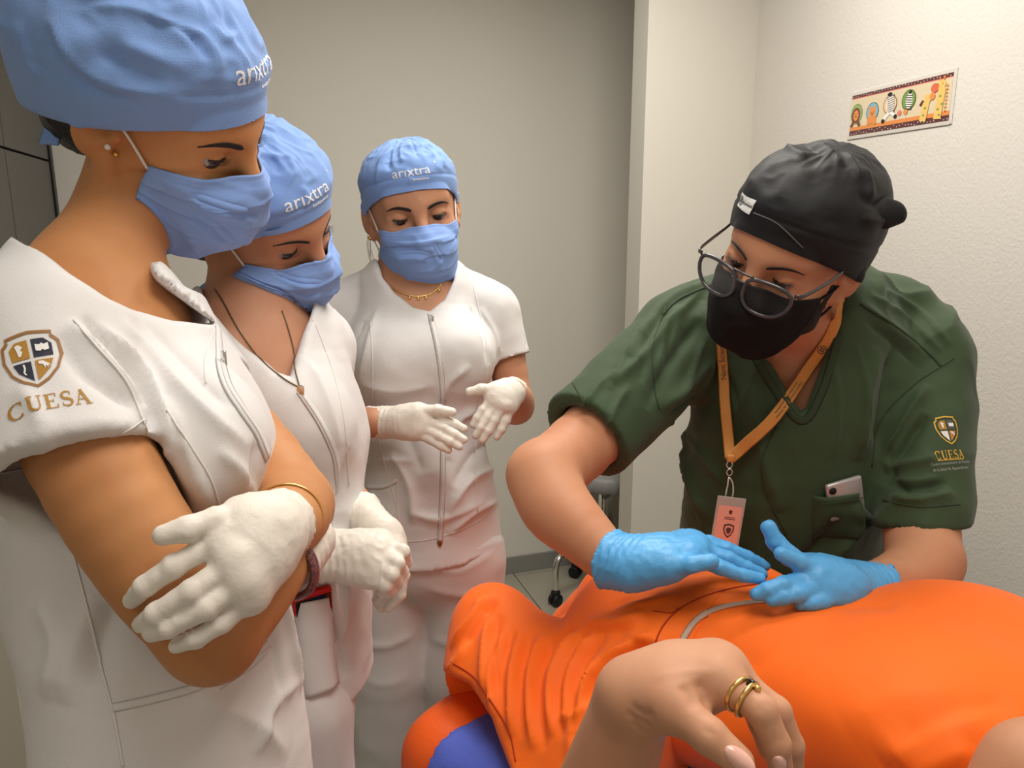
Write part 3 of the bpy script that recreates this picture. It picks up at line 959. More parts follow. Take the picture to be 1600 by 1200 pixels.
for i in range(5):
    if i == 0: e = w1
    else:
        a0 = math.atan2(w1[1] - sc[1], w1[0] - sc[0]) + i * 2 * math.pi / 5
        rl = np.hypot(w1[0] - sc[0], w1[1] - sc[1]) * (.8 if i else 1)
        e = np.array([sc[0] + rl * math.cos(a0), sc[1] + rl * math.sin(a0), 0])
        if e[1] > B0[1] + (e[0] - B0[0]) * .344 - .07: e = np.array([sc[0], sc[1], 0]) * .4 + e * .6
    dirv = e - np.array([sc[0], sc[1], 0]); dirv /= np.linalg.norm(dirv)
    path = spline([(sc[0], sc[1], .145), tuple(np.array([sc[0], sc[1], .165]) + dirv * .10), tuple(e * 1.0 - dirv * .04 + EZ * .20), tuple(e + EZ * .165), tuple(e + EZ * .06)], 6)
    V, F = sweep(path, .0125, 10); lg = add('leg', V, F, M_CHROME, st)
    side = np.array([-dirv[1], dirv[0], 0])
    parts = []
    for s_ in (-1, 1):
        V, F = lathe([(.001, -.008), (.020, -.008), (.025, -.004), (.025, .004), (.020, .008), (.001, .008)], e + side * .013 * s_ + EZ * .0255, 18, np.stack([dirv, EZ, side], 1)); parts.append((V, F))
    parts.append(box(e + EZ * .045, (.03, .03, .04), np.stack([dirv, side, EZ], 1), .008))
    V, F = merge(parts); add('caster', V, F, M_BLACK, lg)
def shoe(parent, ank, dirv, m, label=None):
    """closed shoe on the floor below an ankle point"""
    d = np.array([dirv[0], dirv[1], 0.0]); d /= np.linalg.norm(d)
    a = np.array([ank[0], ank[1], 0.0])
    S = Shape()
    S.a(seg(a - d * .035 + EZ * .042, a + d * .11 + EZ * .034, .040, .038))
    S.a(seg(a + d * .02 + EZ * .075, a + d * .0 + EZ * .11, .040, .036), .03)
    S.cut(np.array([0, 0, .004]), (0, 0, -1)); S.cut(np.array([0, 0, .11]), (0, 0, 1))
    V, F = S.mesh(.006)
    return add('shoe', V, F, m, parent, label=label)
def leg_to_floor(S, hip, rh, knee_xy=None, rk=.065, ra=.060, u=None, sc=1.0, k=.03):
    h = np.asarray(hip, float)
    kx = np.array(knee_xy) if knee_xy is not None else h[:2]
    kn = np.array([kx[0], kx[1], .48]); an = np.array([kx[0], kx[1], .06])
    for (a, ra_), (b, rb_) in zip([(h, rh), ((h + kn) / 2, (rh + rk) / 2 + .004), (kn, rk)], [((h + kn) / 2, (rh + rk) / 2 + .004), (kn, rk), (an, ra)]):
        S.a(seg(a, b, ra_, rb_, u, sc), k)
    return an
def clothfin(V, F, seed, amp=.0025, sc=7.0, fine=.0008, wr=0.0, wd=(1, 0, .7), wsc=16.0):
    """soft unevenness, plus long sharp wrinkles running along wd when wr > 0"""
    N = vnormals(V, F)
    d = amp * (1 - 2 * np.abs(noise(V, sc, seed))) * .6 + amp * .6 * noise(V, sc * 1.7, seed + 2) + fine * noise(V, sc * 5, seed + 4)
    if wr:
        a = np.array(wd, float); a /= np.linalg.norm(a)
        q = V - .72 * (V @ a)[:, None] * a
        q = q + .02 * np.stack([noise(V, 9, seed + 11), noise(V, 9, seed + 12), noise(V, 9, seed + 13)], 1)
        r = 1 - np.abs(noise(q, wsc, seed + 7)) * 2
        m = np.clip(noise(V, 6, seed + 9) * 1.6 + .35, 0, 1)
        d += wr * np.clip(r, 0, 1) ** 2 * m
    return V + N * d[:, None]
M_SEAMW = mat('white seam', (0.74, 0.70, 0.68), rough=.75)
M_SEAMD = mat('darker seam thread', (0.52, 0.47, 0.44), rough=.8)  # thread a tone darker than the white seam
M_ZIP = mat('grey zip', (0.62, 0.59, 0.58), rough=.45)
M_SHOEW = mat('white shoe', (.7, .68, .64), rough=.5)

# serif lettering drawn stroke by stroke
def stroke(pts, w):
    p = np.array(pts, float); n = len(p); w = np.broadcast_to(np.asarray(w, float), (n,))
    t = np.gradient(p, axis=0); t /= np.linalg.norm(t, axis=1)[:, None] + 1e-9
    nn = np.stack([-t[:, 1], t[:, 0]], 1)
    A, B = p + nn * w[:, None] / 2, p - nn * w[:, None] / 2
    V = np.concatenate([A, B]); V = np.concatenate([V, np.zeros((2 * n, 1))], 1)
    return V, [(i, n + i, n + i + 1, i + 1) for i in range(n - 1)]
def arc(cx, cy, rx, ry, a0, a1, n=14):
    t = np.radians(np.linspace(a0, a1, n)); return np.stack([cx + rx * np.cos(t), cy + ry * np.sin(t)], 1)
def bar2(x0, y0, x1, y1): return poly2d([(x0, y0), (x1, y0), (x1, y1), (x0, y1)])
def serif_word():
    """the word CUESA, capital height 1, centred"""
    th, tn = .15, .06
    C = [stroke(arc(.42, .5, .36, .46, 48, 312, 20), tn + (th - tn) * np.abs(np.cos(np.radians(np.linspace(48, 312, 20))))), bar2(.64, .68, .69, .96), bar2(.64, .06, .69, .26)]
    U = [bar2(.10, .36, .10 + th, .96), bar2(.60, .36, .60 + tn, .96), stroke(arc(.405, .36, .23, .33, 180, 360, 14), np.linspace(th, tn, 14)), bar2(.02, .94, .34, .99), bar2(.50, .94, .76, .99)]
    E = [bar2(.10, .02, .10 + th, .98), bar2(.02, .93, .62, .985), bar2(.02, .015, .66, .07), bar2(.2, .48, .48, .53), bar2(.57, .76, .62, .96), bar2(.61, .05, .66, .26), bar2(.44, .40, .48, .62)]
    S_ = [stroke(np.concatenate([arc(.32, .735, .22, .225, 40, 250, 14), arc(.32, .265, .24, .225, 70, -140, 14)]), np.concatenate([np.linspace(tn, th, 14), np.linspace(th, tn, 14)])), bar2(.48, .72, .53, .96), bar2(.08, .06, .13, .28)]
    A_ = [stroke([(.12, .03), (.40, .98)], tn), stroke([(.36, .98), (.70, .03)], th), bar2(.22, .32, .58, .37), bar2(.0, .0, .28, .045), bar2(.54, .0, .88, .045)]
    out, x = [], 0
    for L_, w_ in ((C, .80), (U, .80), (E, .74), (S_, .62), (A_, .88)):
        for V, F in L_:
            V = np.array(V, float); V[:, 0] += x; out.append((V, F))
        x += w_ + .06
    V, F = merge(out); V[:, 0] -= x / 2; V[:, 1] -= .5
    return V, F

def pocket_patch(T, px, py, wd, ht, L_, m, parent, ang=0.0):
    """patch pocket: its upper edge meets the mesh at pixel (px, py) and stands off by L_; sides and bottom are sewn down"""
    c, n = hit(T, px, py)
    r = RGT - n * (RGT @ n); r /= np.linalg.norm(r); u = np.cross(n, r)
    ca, sa = math.cos(ang), math.sin(ang); r, u = r * ca + u * sa, u * ca - r * sa
    nx, ny = 19, 15; V = []
    for lay in (0, 1):
        for j in range(ny):
            for i in range(nx):
                a, t = i / (nx - 1) * 2 - 1, j / (ny - 1)
                q = c + r * a * wd / 2 * (1 - .06 * t * t) - u * t * ht
                h = T.ray_cast(Vector(q + n * .06), Vector(-n), .14)
                s_ = np.array(h[0]) if h[0] is not None else q
                off = L_ * (1 - abs(a) ** 5) * (1 - t ** 4) + .0012
                V.append(s_ + n * (off if lay == 0 else off - .0016))
    F = []; n0 = nx * ny
    for j in range(ny - 1):
        for i in range(nx - 1):
            k = j * nx + i
            F.append((k, k + nx, k + nx + 1, k + 1)); F.append((n0 + k, n0 + k + 1, n0 + k + nx + 1, n0 + k + nx))
    e = list(range(nx)) + [j * nx + nx - 1 for j in range(1, ny)] + [(ny - 1) * nx + i for i in range(nx - 2, -1, -1)] + [j * nx for j in range(ny - 2, 0, -1)]
    for i in range(len(e)):
        p_, q_ = e[i], e[(i + 1) % len(e)]; F.append((p_, q_, n0 + q_, n0 + p_))
    return add('pocket', np.array(V), F, m, parent), c, n, r, u
# ------------------------------------------------------------------ woman standing at the back
D3 = 1.40
w3 = thing('person', 'woman in white zip tunic facing us at the back, gloved hands before her belly', 'person', (P(660, 600, 1.42)[0], P(660, 600, 1.42)[1], 0))
SK3 = skin('skin back woman', srgb(196, 144, 112), srgb(186, 132, 100))
f3 = frame(646, 333, D3, 15, 9, 8)
S = Shape()
n3 = P(648, 452, 1.425)
head(S, f3, n3, .050, eye_open=.26, gaze=.5)
S.tube([((648, 440, 1.43), .052), ((650, 500, 1.43), .085), ((652, 600, 1.42), .092), ((656, 700, 1.42), .085), ((664, 830, 1.42), .095)], .05, (1, .15, 0), 1.25)
S.tube([((650, 462, 1.43), .050), ((720, 470, 1.45), .045), ((775, 492, 1.45), .042)], .03)
S.tube([((650, 462, 1.43), .050), ((580, 474, 1.43), .045), ((530, 500, 1.42), .042)], .03)
S.tube([((770, 490, 1.45), .041), ((792, 560, 1.45), .0345), ((804, 634, 1.44), .033)], .01)
S.tube([((806, 634, 1.44), .034), ((806, 625, 1.37), .031), ((799, 613, 1.30), .024)], .01)
S.tube([((530, 500, 1.42), .044), ((508, 580, 1.40), .040), ((500, 655, 1.36), .034)], .01)
S.tube([((500, 655, 1.36), .034), ((545, 662, 1.30), .030), ((585, 660, 1.26), .024)], .01)
V, F = S.mesh(.003); V = relax(V, F, 1)
body3 = add('body', V, F, SK3, w3)
T = bvh(V, F)
eyes(f3, T, body3, gaze=(.12, -.34), eye_open=.26, brow=1.15, lidgaze=.5)
# hair under the cap
S = Shape(); S.a(ell((0, -.020, .030), (.078, .094, .088), f=f3)); S.a(ell((0, -.055, -.045), (.045, .04, .04), f=f3), .03)
S.cut(loc(f3, 0, .012, 0), f3[0] @ np.array([0, 1, .35])); V, F = S.mesh(.004); hair3 = add('hair', V, F, M_HAIR, w3)
parts = []
for k in range(9):
    s_ = 1
    a = loc(f3, s_ * .076, -.02 - .002 * k, -.01 - .002 * k); rr = random.Random(k)
    parts.append(sweep(spline([a, a + f3[0] @ np.array([s_ * (.006 + .008 * rr.random()), .0, -.03]), a + f3[0] @ np.array([s_ * (.004 + .012 * rr.random()), .01 * rr.random(), -.06 - .02 * rr.random()])], 5), .00022, 4))
V, F = merge(parts); add('loose_strands', V, F, M_HAIR, hair3)['kind'] = 'stuff'
capf3 = cap_fn(.052, -.055, .083, .100, .108, -.012, .128, shift=-.010, bulge=.17, amp=.0045, ng=24, seam=.60, seed=3, zs=.010, pw=.78)
cap3 = cap_obj(f3, capf3, M_CAP, w3, T=T, folds=[([(585, 262), (605, 240), (640, 228), (680, 230), (700, 250)], .006, .0035), ([(600, 240), (592, 262), (588, 290)], .006, .004), ([(613, 234), (608, 250), (610, 268)], .005, -.004), ([(628, 230), (626, 242), (630, 254)], .004, .004), ([(645, 227), (650, 238), (655, 248)], .004, -.003), ([(662, 226), (672, 236), (680, 246)], .004, .004), ([(684, 234), (692, 248), (694, 262)], .005, .004), ([(635, 262), (640, 276), (642, 290)], .004, .002)])
cap_text(f3, capf3, 'arıxtra', .028, .05, .27, cap3, rad=.100, tl=.15, bold=.0001, ang=.02)
cap_text(f3, capf3, 'fondaparinux', .0062, -.12, .155, cap3, rad=.100, tl=.15, bold=.0002, ang=.02)
cap_text(f3, capf3, '°', .014, -.48, .34, cap3, rad=.100, tl=.15)
mask_obj(f3, w3, seed=4, w=(.068, .058), puff=.004, pleat=.003, wr=.0034, T=T, folds=[([(608, 378), (640, 381), (676, 376), (705, 368)], .004, -.003), ([(676, 376), (686, 396), (698, 410)], .005, .004), ([(672, 384), (680, 402), (690, 416)], .004, -.003), ([(616, 396), (652, 394), (681, 401)], .005, .003), ([(620, 406), (650, 404), (670, 410)], .004, -.003), ([(666, 427), (680, 418), (700, 400)], .004, -.003)])
for s_ in (1,):
    V, F = ball(loc(f3, s_ * .084, -.004, -.034), .0042); er = add('earring', V, F, M_GOLD, w3)
# tunic
S = Shape()
u3 = (1, .15, 0)
S.tube([((650, 468, 1.43), .088), ((652, 520, 1.43), .100), ((655, 580, 1.42), .104), ((656, 690, 1.42), .096), ((664, 780, 1.42), .103), ((670, 880, 1.42), .110)], .0, u3, 1.27, n=4)
S.a(ell(P(608, 560, 1.345), (.062, .060, .058)), .06); S.a(ell(P(715, 555, 1.355), (.062, .060, .058)), .06)
S.a(ell(P(672, 760, 1.36), (.09, .06, .08)), .06)
S.tube([((648, 462, 1.43), .058), ((715, 464, 1.45), .052), ((767, 488, 1.45), .049)], .05)
S.tube([((648, 462, 1.43), .058), ((585, 468, 1.43), .054), ((528, 494, 1.42), .052)], .05)
ax = P(800, 566, 1.45) - P(775, 488, 1.45)
S.a(flatcut(union([seg(P(768, 488, 1.45), P(793, 575, 1.45), 0.050, .048)]), P(797, 560, 1.45), ax), .02)
S.sub(seg(P(792, 548, 1.45), P(804, 640, 1.44), .0365, .036), .003)
ax = P(508, 580, 1.40) - P(530, 500, 1.42)
S.a(flatcut(seg(P(530, 496, 1.42), P(507, 590, 1.40), 0.055, .052), P(510, 574, 1.40), ax), .02)
S.sub(seg(P(510, 562, 1.40), P(500, 655, 1.36), .040, .037), .003)
S.sub(prism([(587, 400), (596, 435), (615, 462), (645, 482), (672, 488), (695, 470), (709, 440), (713, 405)], 1.2, .245), .006)
S.sub(seg(P(656, 470, 1.31), P(668, 482, 1.29), .022, .006), .012)
S.cut(P(670, 850, 1.42), np.array([.06, 0, -1.0]))
V, F = S.mesh(.0036); V = clothfin(V, F, 5, .004, 9, .0010, wr=.0035, wd=(1, 0, -.5), wsc=15)
T0_ = bvh(V, F)
V = crease(V, F, [
    ([(735, 570), (700, 600), (690, 640)], .010, 0.0080), ([(745, 640), (715, 660), (700, 720)], .012, 0.0100), ([(770, 690), (735, 715), (710, 760)], .012, -0.0080),
    ([(775, 730), (735, 750), (700, 800)], .012, 0.0100), ([(780, 780), (740, 800), (700, 835)], .010, 0.0080), ([(610, 705), (640, 760), (645, 820)], .012, 0.0080),
    ([(560, 600), (620, 610), (680, 600)], .014, 0.0060), ([(600, 640), (640, 690), (660, 740)], .012, -0.0080), ([(590, 480), (575, 540), (560, 600)], .010, 0.0060),
    ([(735, 480), (757, 520), (764, 570)], .008, -0.0100), ([(750, 480), (772, 520), (780, 555)], .008, 0.0060), ([(570, 500), (548, 540), (540, 580)], .010, -0.0080),
    ([(640, 800), (690, 810), (760, 780)], .012, 0.0080), ([(560, 700), (600, 720), (650, 720)], .012, 0.0060)], T0_)
tun3 = add('tunic', V, F, M_WHITE, w3); T3 = bvh(V, F)
def seamline(T, pts, parent, name='seam', m=None, half=.0012, lift=.0004, thick=.0007, n=8):
    V, F = ribbon_on(T, pts, half, thick, lift, n); return add(name, V, F, m or M_SEAMW, parent)
V, F = ribbon_on(T3, [(672, 490), (684, 545), (691, 600), (692, 660), (692, 740), (690, 800), (687, 850)], 0.0050, .0008, .0005); zp = add('zip', V, F, M_ZIP, tun3)
V, F = ribbon_on(T3, [(672, 492), (684, 545), (691, 600), (692, 660), (692, 740), (690, 800), (687, 850)], 0.0014, .0008, .0013); add('zip_teeth', V, F, M_SEAMW, zp)
p_, n_ = hit(T3, 675, 500); V, F = box(p_ + n_ * .004, (.006, .004, .012), None, .001); add('zip_pull', V, F, M_CHROME, zp)
p_, n_ = hit(T3, 687, 848); V, F = box(p_ + n_ * .002, (.006, .004, .010), None, .001); add('zip_stop', V, F, mat('copper', (.4, .15, .08), rough=.3, metal=1), zp)
seamline(T3, [(578, 500), (582, 560), (584, 640), (600, 720), (622, 800), (628, 850)], tun3)
seamline(T3, [(738, 440), (752, 500), (762, 560), (748, 640), (742, 720), (746, 800)], tun3)
seamline(T3, [(575, 842), (640, 846), (690, 838), (745, 815), (782, 780)], tun3, half=.0008)
V, F = ribbon_on(T3, [(556, 752), (575, 760), (600, 760), (621, 750)], .004, .0016, .0008); pk3 = add('pocket', V, F, M_WHITE, tun3)
seamline(T3, [(621, 750), (622, 800), (624, 848)], pk3)
# trousers
S = Shape()
S.tube([((667, 800, 1.42), .098), ((667, 860, 1.42), .100)], 0, u3, 1.28)
a1 = leg_to_floor(S, P(722, 880, 1.43), .078, P(722, 1000, 1.43)[:2], .066, .062)
S2 = [o for o in S.ops]
a2 = leg_to_floor(S, P(608, 880, 1.42), .078, P(604, 1000, 1.43)[:2], .066, .062, k=.012)
S.cut((0, 0, .05), (0, 0, -1))
V, F = S.mesh(.006); V = clothfin(V, F, 8, .004, 7, wr=.005, wd=(1, 0, .15), wsc=13)
V = crease(V, F, [([(662, 880), (620, 900), (570, 890)], .012, .004), ([(668, 885), (720, 890), (775, 860)], .012, .005), ([(668, 920), (720, 930), (780, 915)], .010, .004),
                  ([(560, 1000), (600, 1010), (650, 990)], .010, .005), ([(670, 1000), (720, 1005), (770, 995)], .010, .004), ([(565, 1060), (600, 1070), (640, 1060)], .01, .003)])
tr3 = add('trousers', V, F, M_WHITE, w3)
for a_ in (a1, a2): shoe(w3, a_, f3[0][:, 1], M_SHOEW)
# necklace
parts = []
pts = [(592, 420), (610, 448), (640, 462), (665, 462), (685, 450), (695, 425)]
Tb = bvh(*[np.array([v.co[:] for v in body3.data.vertices]) + np.array(w3.location), [tuple(p.vertices) for p in body3.data.polygons]])
pp, nn = trace(Tb, pts, 8)
nk = add('necklace', *sweep(pp + nn * .001, .0010, 6), M_GOLD, w3)
for i in (8, 16, 20, 24, 32): add('charm', *ball(pp[i] + nn[i] * .003 - EZ * .005, (.003, .003, .004)), M_GOLD, nk)
# gloved hands
hs = hand_shape((598, 660, 1.265), (560, 660, 1.29), [
    [(652, 642, 1.232), (684, 641, 1.224), (706, 644, 1.222)],
    [(668, 646, 1.240), (694, 655, 1.232), (711, 663, 1.229), (725, 670, 1.23)],
    [(667, 658, 1.230), (694, 669, 1.219), (711, 679, 1.215), (725, 687, 1.215)],
    [(661, 669, 1.228), (687, 681, 1.216), (704, 690, 1.212), (718, 698, 1.212)],
    [(652, 677, 1.232), (674, 687, 1.222), (689, 696, 1.217), (701, 703, 1.217)]], r=.0074, rw=.0255, rpalm=.0096, kf=.003, palm=[((636, 660, 1.242), (.030, .020, .024))])
glove('glove', w3, hs, .0019, M_GLOVE, 3, P(577, 659, 1.275), P(560, 660, 1.29) - P(598, 660, 1.265))
hs = hand_shape((796, 614, 1.29), (804, 612, 1.34), [
    [(772, 610, 1.272), (752, 608, 1.264), (734, 612, 1.262)],
    [(768, 624, 1.268), (754, 641, 1.260), (746, 653, 1.257), (739, 664, 1.257)],
    [(777, 629, 1.265), (762, 652, 1.257), (752, 668, 1.254), (743, 681, 1.254)],
    [(787, 633, 1.265), (773, 657, 1.258), (763, 674, 1.255), (754, 688, 1.255)],
    [(796, 637, 1.270), (790, 658, 1.264), (783, 671, 1.261), (776, 683, 1.261)]], r=.0073, rw=.0245, rpalm=.0090, kf=.003, palm=[((788, 620, 1.282), (.018, .017, .018))])
glove('glove', w3, hs, .0019, M_GLOVE, 9, P(802, 612, 1.325), P(804, 612, 1.34) - P(796, 614, 1.29))
# ------------------------------------------------------------------ woman in the middle, bending forward
w2 = thing('person', 'woman in white tunic between the other two women, head bowed, gloved hands clasped', 'person', (P(430, 600, 1.03)[0], P(430, 600, 1.03)[1], 0))
SK2 = skin('skin middle woman', srgb(200, 146, 116), srgb(190, 134, 102))
f2 = frame(403, 336, 1.02, 71, 28, 26)
S = Shape(); n2 = P(395, 520, 1.03)
head(S, f2, n2, .049, eye_open=.40, gaze=.5)
u2 = (.57, .82, 0)
S.tube([((395, 505, 1.03), .055), ((405, 560, 1.03), .075), ((430, 680, 1.03), .080), ((440, 860, 1.03), .080), ((448, 1000, 1.03), .085)], .05, u2, 1.25)
S.tube([((395, 515, 1.03), .05), ((330, 560, .94), .042)], .03); S.tube([((395, 515, 1.03), .05), ((490, 545, 1.14), .042)], .03)
S.tube([((330, 560, .955), .043), ((352, 740, .94), .036), ((385, 850, .925), .033), ((430, 864, .925), .029), ((480, 870, .95), .024)], .01)
S.tube([((495, 545, 1.15), .043), ((505, 730, 1.19), .036), ((540, 775, 1.12), .029), ((566, 806, 1.04), .024)], .01)
V, F = S.mesh(.003); V = relax(V, F, 1)
body2 = add('body', V, F, SK2, w2); T2b = bvh(V, F)
eyes(f2, T2b, body2, gaze=(.45, -.40), eye_open=.40, lidgaze=.5)
S = Shape(); S.a(ell((0, -.020, .030), (.078, .094, .088), f=f2)); S.a(ell((.02, -.060, -.050), (.050, .045, .04), f=f2), .03)
S.cut(loc(f2, 0, .010, 0), f2[0] @ np.array([0, 1, .35])); V, F = S.mesh(.004); hair2 = add('hair', V, F, M_HAIR, w2)
capf2 = cap_fn(.048, -.080, .0965, .102, .122, -.014, .122, shift=-.012, bulge=.15, amp=.0045, ng=24, seam=.62, seed=8, zs=.006, pw=.82)
cap2 = cap_obj(f2, capf2, M_CAP, w2, T=T2b, folds=[([(405, 240), (430, 245), (455, 248), (480, 275)], .006, .0035), ([(405, 250), (412, 262), (414, 280)], .005, .004), ([(425, 246), (432, 258), (436, 272)], .005, -.004), ([(450, 250), (458, 262), (462, 276)], .005, .003), ([(470, 290), (480, 305), (478, 325)], .005, .003), ([(400, 380), (420, 360), (440, 350)], .006, -.003)])
cap_text(f2, capf2, 'arıxtra', .028, .06, .29, cap2, rad=.100, tl=.15, bold=.0001, ang=.02)
cap_text(f2, capf2, 'fondaparinux', .0062, -.12, .175, cap2, rad=.100, tl=.15, bold=.0002, ang=.02)
cap_text(f2, capf2, '°', .014, -.46, .36, cap2, rad=.100, tl=.15)
V, F = sweep(spline([P(330, 440, 1.03), P(312, 455, 1.03), P(303, 478, 1.03)], 6), 1, 6, flat=(.004, .001), up=np.tile(-FWD, (13, 1))); add('cap_tie', V, F, M_CAP, cap2)
mask_obj(f2, w2, ys=(.043, .040), side=(-.016, -.086), seed=11, puff=.004, pleat=.0035, wr=.0034, T=T2b, folds=[([(428, 424), (462, 438), (511, 441)], .005, .004), ([(434, 445), (476, 466), (504, 459)], .005, -.004), ([(490, 410), (505, 405), (521, 399)], .004, -.003), ([(430, 432), (470, 448), (510, 450)], .004, -.003), ([(440, 460), (470, 478), (495, 472)], .005, .003)])
# tunic
S = Shape()
S.tube([((398, 530, 1.03), .082), ((412, 580, 1.03), .094), ((428, 660, 1.03), .099), ((440, 780, 1.03), .094), ((448, 900, 1.03), .094), ((452, 1080, 1.03), .098)], 0, u2, 1.25, n=4)
S.a(ell(P(470, 670, .97), (.055, .055, .06)), .06); S.a(ell(P(490, 670, 1.09), (.055, .055, .06)), .06)
S.tube([((395, 512, 1.03), .058), ((328, 558, .945), .054)], .05); S.tube([((395, 512, 1.03), .058), ((492, 540, 1.14), .054)], .05)
ax = P(350, 700, .945) - P(330, 560, .955)
S.a(flatcut(seg(P(330, 560, .955), P(350, 730, .94), .053, .050), P(342, 660, .947), ax), .02)
ax = P(503, 690, 1.18) - P(495, 545, 1.15)
S.a(flatcut(seg(P(494, 545, 1.15), P(504, 740, 1.19), .053, .051), P(500, 660, 1.175), ax), .02)
S.sub(seg(P(501, 640, 1.17), P(505, 740, 1.19), .041, .038), .004); S.sub(seg(P(340, 640, .948), P(352, 740, .94), .041, .038), .004)
S.sub(prism([(322, 478), (300, 420), (470, 420), (490, 480), (470, 552), (455, 592), (430, 585), (385, 545)], .80, .265), .006)
S.cut(P(450, 1075, 1.03), (.1, 0, -1.0))
V, F = S.mesh(.0036); V = clothfin(V, F, 15, .004, 9, .0010, wr=.0035, wd=(.3, .3, 1), wsc=15)
V = crease(V, F, [([(545, 700), (528, 800), (530, 900)], .010, -0.0072), ([(530, 820), (515, 900), (530, 1000)], .012, 0.0090),
                  ([(540, 900), (535, 980), (510, 1050)], .010, 0.0072), ([(480, 560), (510, 620), (530, 700)], .010, 0.0054), ([(500, 960), (525, 1000), (540, 1060)], .010, -0.0090)])
tun2 = add('tunic', V, F, M_WHITE, w2); T2 = bvh(V, F)
zpath = [(468, 612), (500, 660), (523, 712), (526, 760), (515, 820), (512, 900)]
V, F = ribbon_on(T2, zpath, 0.0048, .0008, .0005); zp2 = add('zip', V, F, M_WHITE, tun2)
V, F = ribbon_on(T2, zpath, 0.0013, .0008, .0013); add('zip_teeth', V, F, M_ZIP, zp2)
p_, n_ = hit(T2, 470, 612); V, F = box(p_ + n_ * .004, (.006, .004, .012), None, .001); add('zip_pull', V, F, M_CHROME, zp2)
seamline(T2, [(490, 500), (520, 580), (538, 660), (545, 760)], tun2)
# pocket with a red phone
p_, n_ = hit(T2, 485, 1000)
V, F = ribbon_on(T2, [(486, 935), (487, 980), (490, 1030), (497, 1078)], .027, .013, .004); pk2 = add('pocket', V, F, M_WHITE, tun2)
ph = thing('smartphone', 'phone in a red case sticking out of the middle woman tunic pocket', 'phone', hit(T2, 486, 960)[0])
c0, nn0 = hit(T2, 486, 945)
ly_ = np.array([0, 0, 1.0]); nn0 = nn0 * np.array([1, 1, .2]); nn0 /= np.linalg.norm(nn0); lx_ = np.cross(ly_, nn0); lx_ /= np.linalg.norm(lx_); nz_ = np.cross(lx_, ly_)
RPn = np.stack([lx_, ly_, nz_], 1); 
nz_ = nz_ + EZ * .0
V, F = box(c0 + nz_ * .004 - EZ * .033, (.050, .11, .010), RPn, .004); add('case', V, F, mat('red phone case', (.55, .012, .012), rough=.25), ph)
V, F = box(c0 + nz_ * .0092 - EZ * .036, (.045, .10, .0015), RPn, .0006); add('screen', V, F, mat('phone glass', (.006, .006, .007), rough=.08), ph)
S = Shape(); S.tube([((450, 1050, 1.03), .080), ((450, 1090, 1.03), .082)], 0, u2, 1.2)
a1 = leg_to_floor(S, P(462, 1110, .985), .070, P(470, 1160, .985)[:2], .062, .058); a2 = leg_to_floor(S, P(465, 1110, 1.09), .070, P(470, 1160, 1.12)[:2], .062, .058, k=.012)
S.cut((0, 0, .05), (0, 0, -1)); V, F = S.mesh(.006); V = clothfin(V, F, 18, .004, 7); add('trousers', V, F, M_WHITE, w2)
for a_ in (a1, a2): shoe(w2, a_, f2[0][:, 1], M_SHOEW)
# necklace with pendant
parts = []
Tn = bvh(*merge([([v.co[:] for v in o.data.vertices] + np.array(w2.location), [tuple(p.vertices) for p in o.data.polygons]) for o in (body2, tun2)]))
pp, nn = trace(Tn, [(336, 452), (348, 470), (372, 515), (405, 560), (440, 590), (468, 606)], 8); p2, m2 = trace(Tn, [(440, 486), (447, 505), (458, 545), (462, 580), (468, 606)], 6)
nk = add('necklace', *merge([sweep(pp + nn * .001, .0009, 6), sweep(p2 + m2 * .001, .0009, 6)]), mat('dark chain', (.20, .15, .09), rough=.4, metal=.8), w2)
add('pendant', *ball(pp[-1] + nn[-1] * .003 - EZ * .006, (.005, .003, .008)), M_GOLD, nk)
# clasped gloves: the fist in front, the other hand below and behind it
hs = hand_shape((520, 866, .935), (470, 874, .92), [
    [(545, 862, .955), (580, 858, .965), (610, 872, .962)],
    [(598, 846, .935), (629, 862, .915), (634, 878, .935), (618, 886, .95)],
    [(594, 862, .918), (621, 880, .900), (628, 893, .920), (612, 898, .94)],
    [(590, 882, .910), (612, 898, .893), (620, 910, .915), (604, 914, .93)],
    [(584, 902, .908), (602, 914, .893), (610, 923, .912), (598, 926, .925)]], r=.0080, rw=.0285, rpalm=.0135, palm=[((560, 870, .930), (.036, .024, .030))])
glove('glove', w2, hs, .0021, M_GLOVE, 21, P(476, 872, .92), P(470, 874, .92) - P(520, 866, .935), amp=.0011)
hs = hand_shape((572, 812, 1.02), (562, 795, 1.05), [
    [(600, 828, 1.0), (615, 850, .985), (624, 866, .975)],
    [(618, 866, .985), (630, 900, .975), (625, 930, .972), (607, 951, .972)],
    [(612, 872, .990), (620, 908, .985), (614, 935, .98), (596, 950, .98)],
    [(600, 880, 1.0), (606, 910, .995), (604, 930, .99), (590, 944, .985)],
    [(592, 876, 1.01), (598, 905, 1.0), (597, 922, 1.0), (588, 938, .995)]], r=.0072, rw=.026, rpalm=.0115, palm=[((600, 845, 1.005), (.028, .022, .030))])
glove('glove', w2, hs, .0021, M_GLOVE, 23, P(563, 797, 1.045), P(562, 795, 1.05) - P(572, 812, 1.02), amp=.0011)
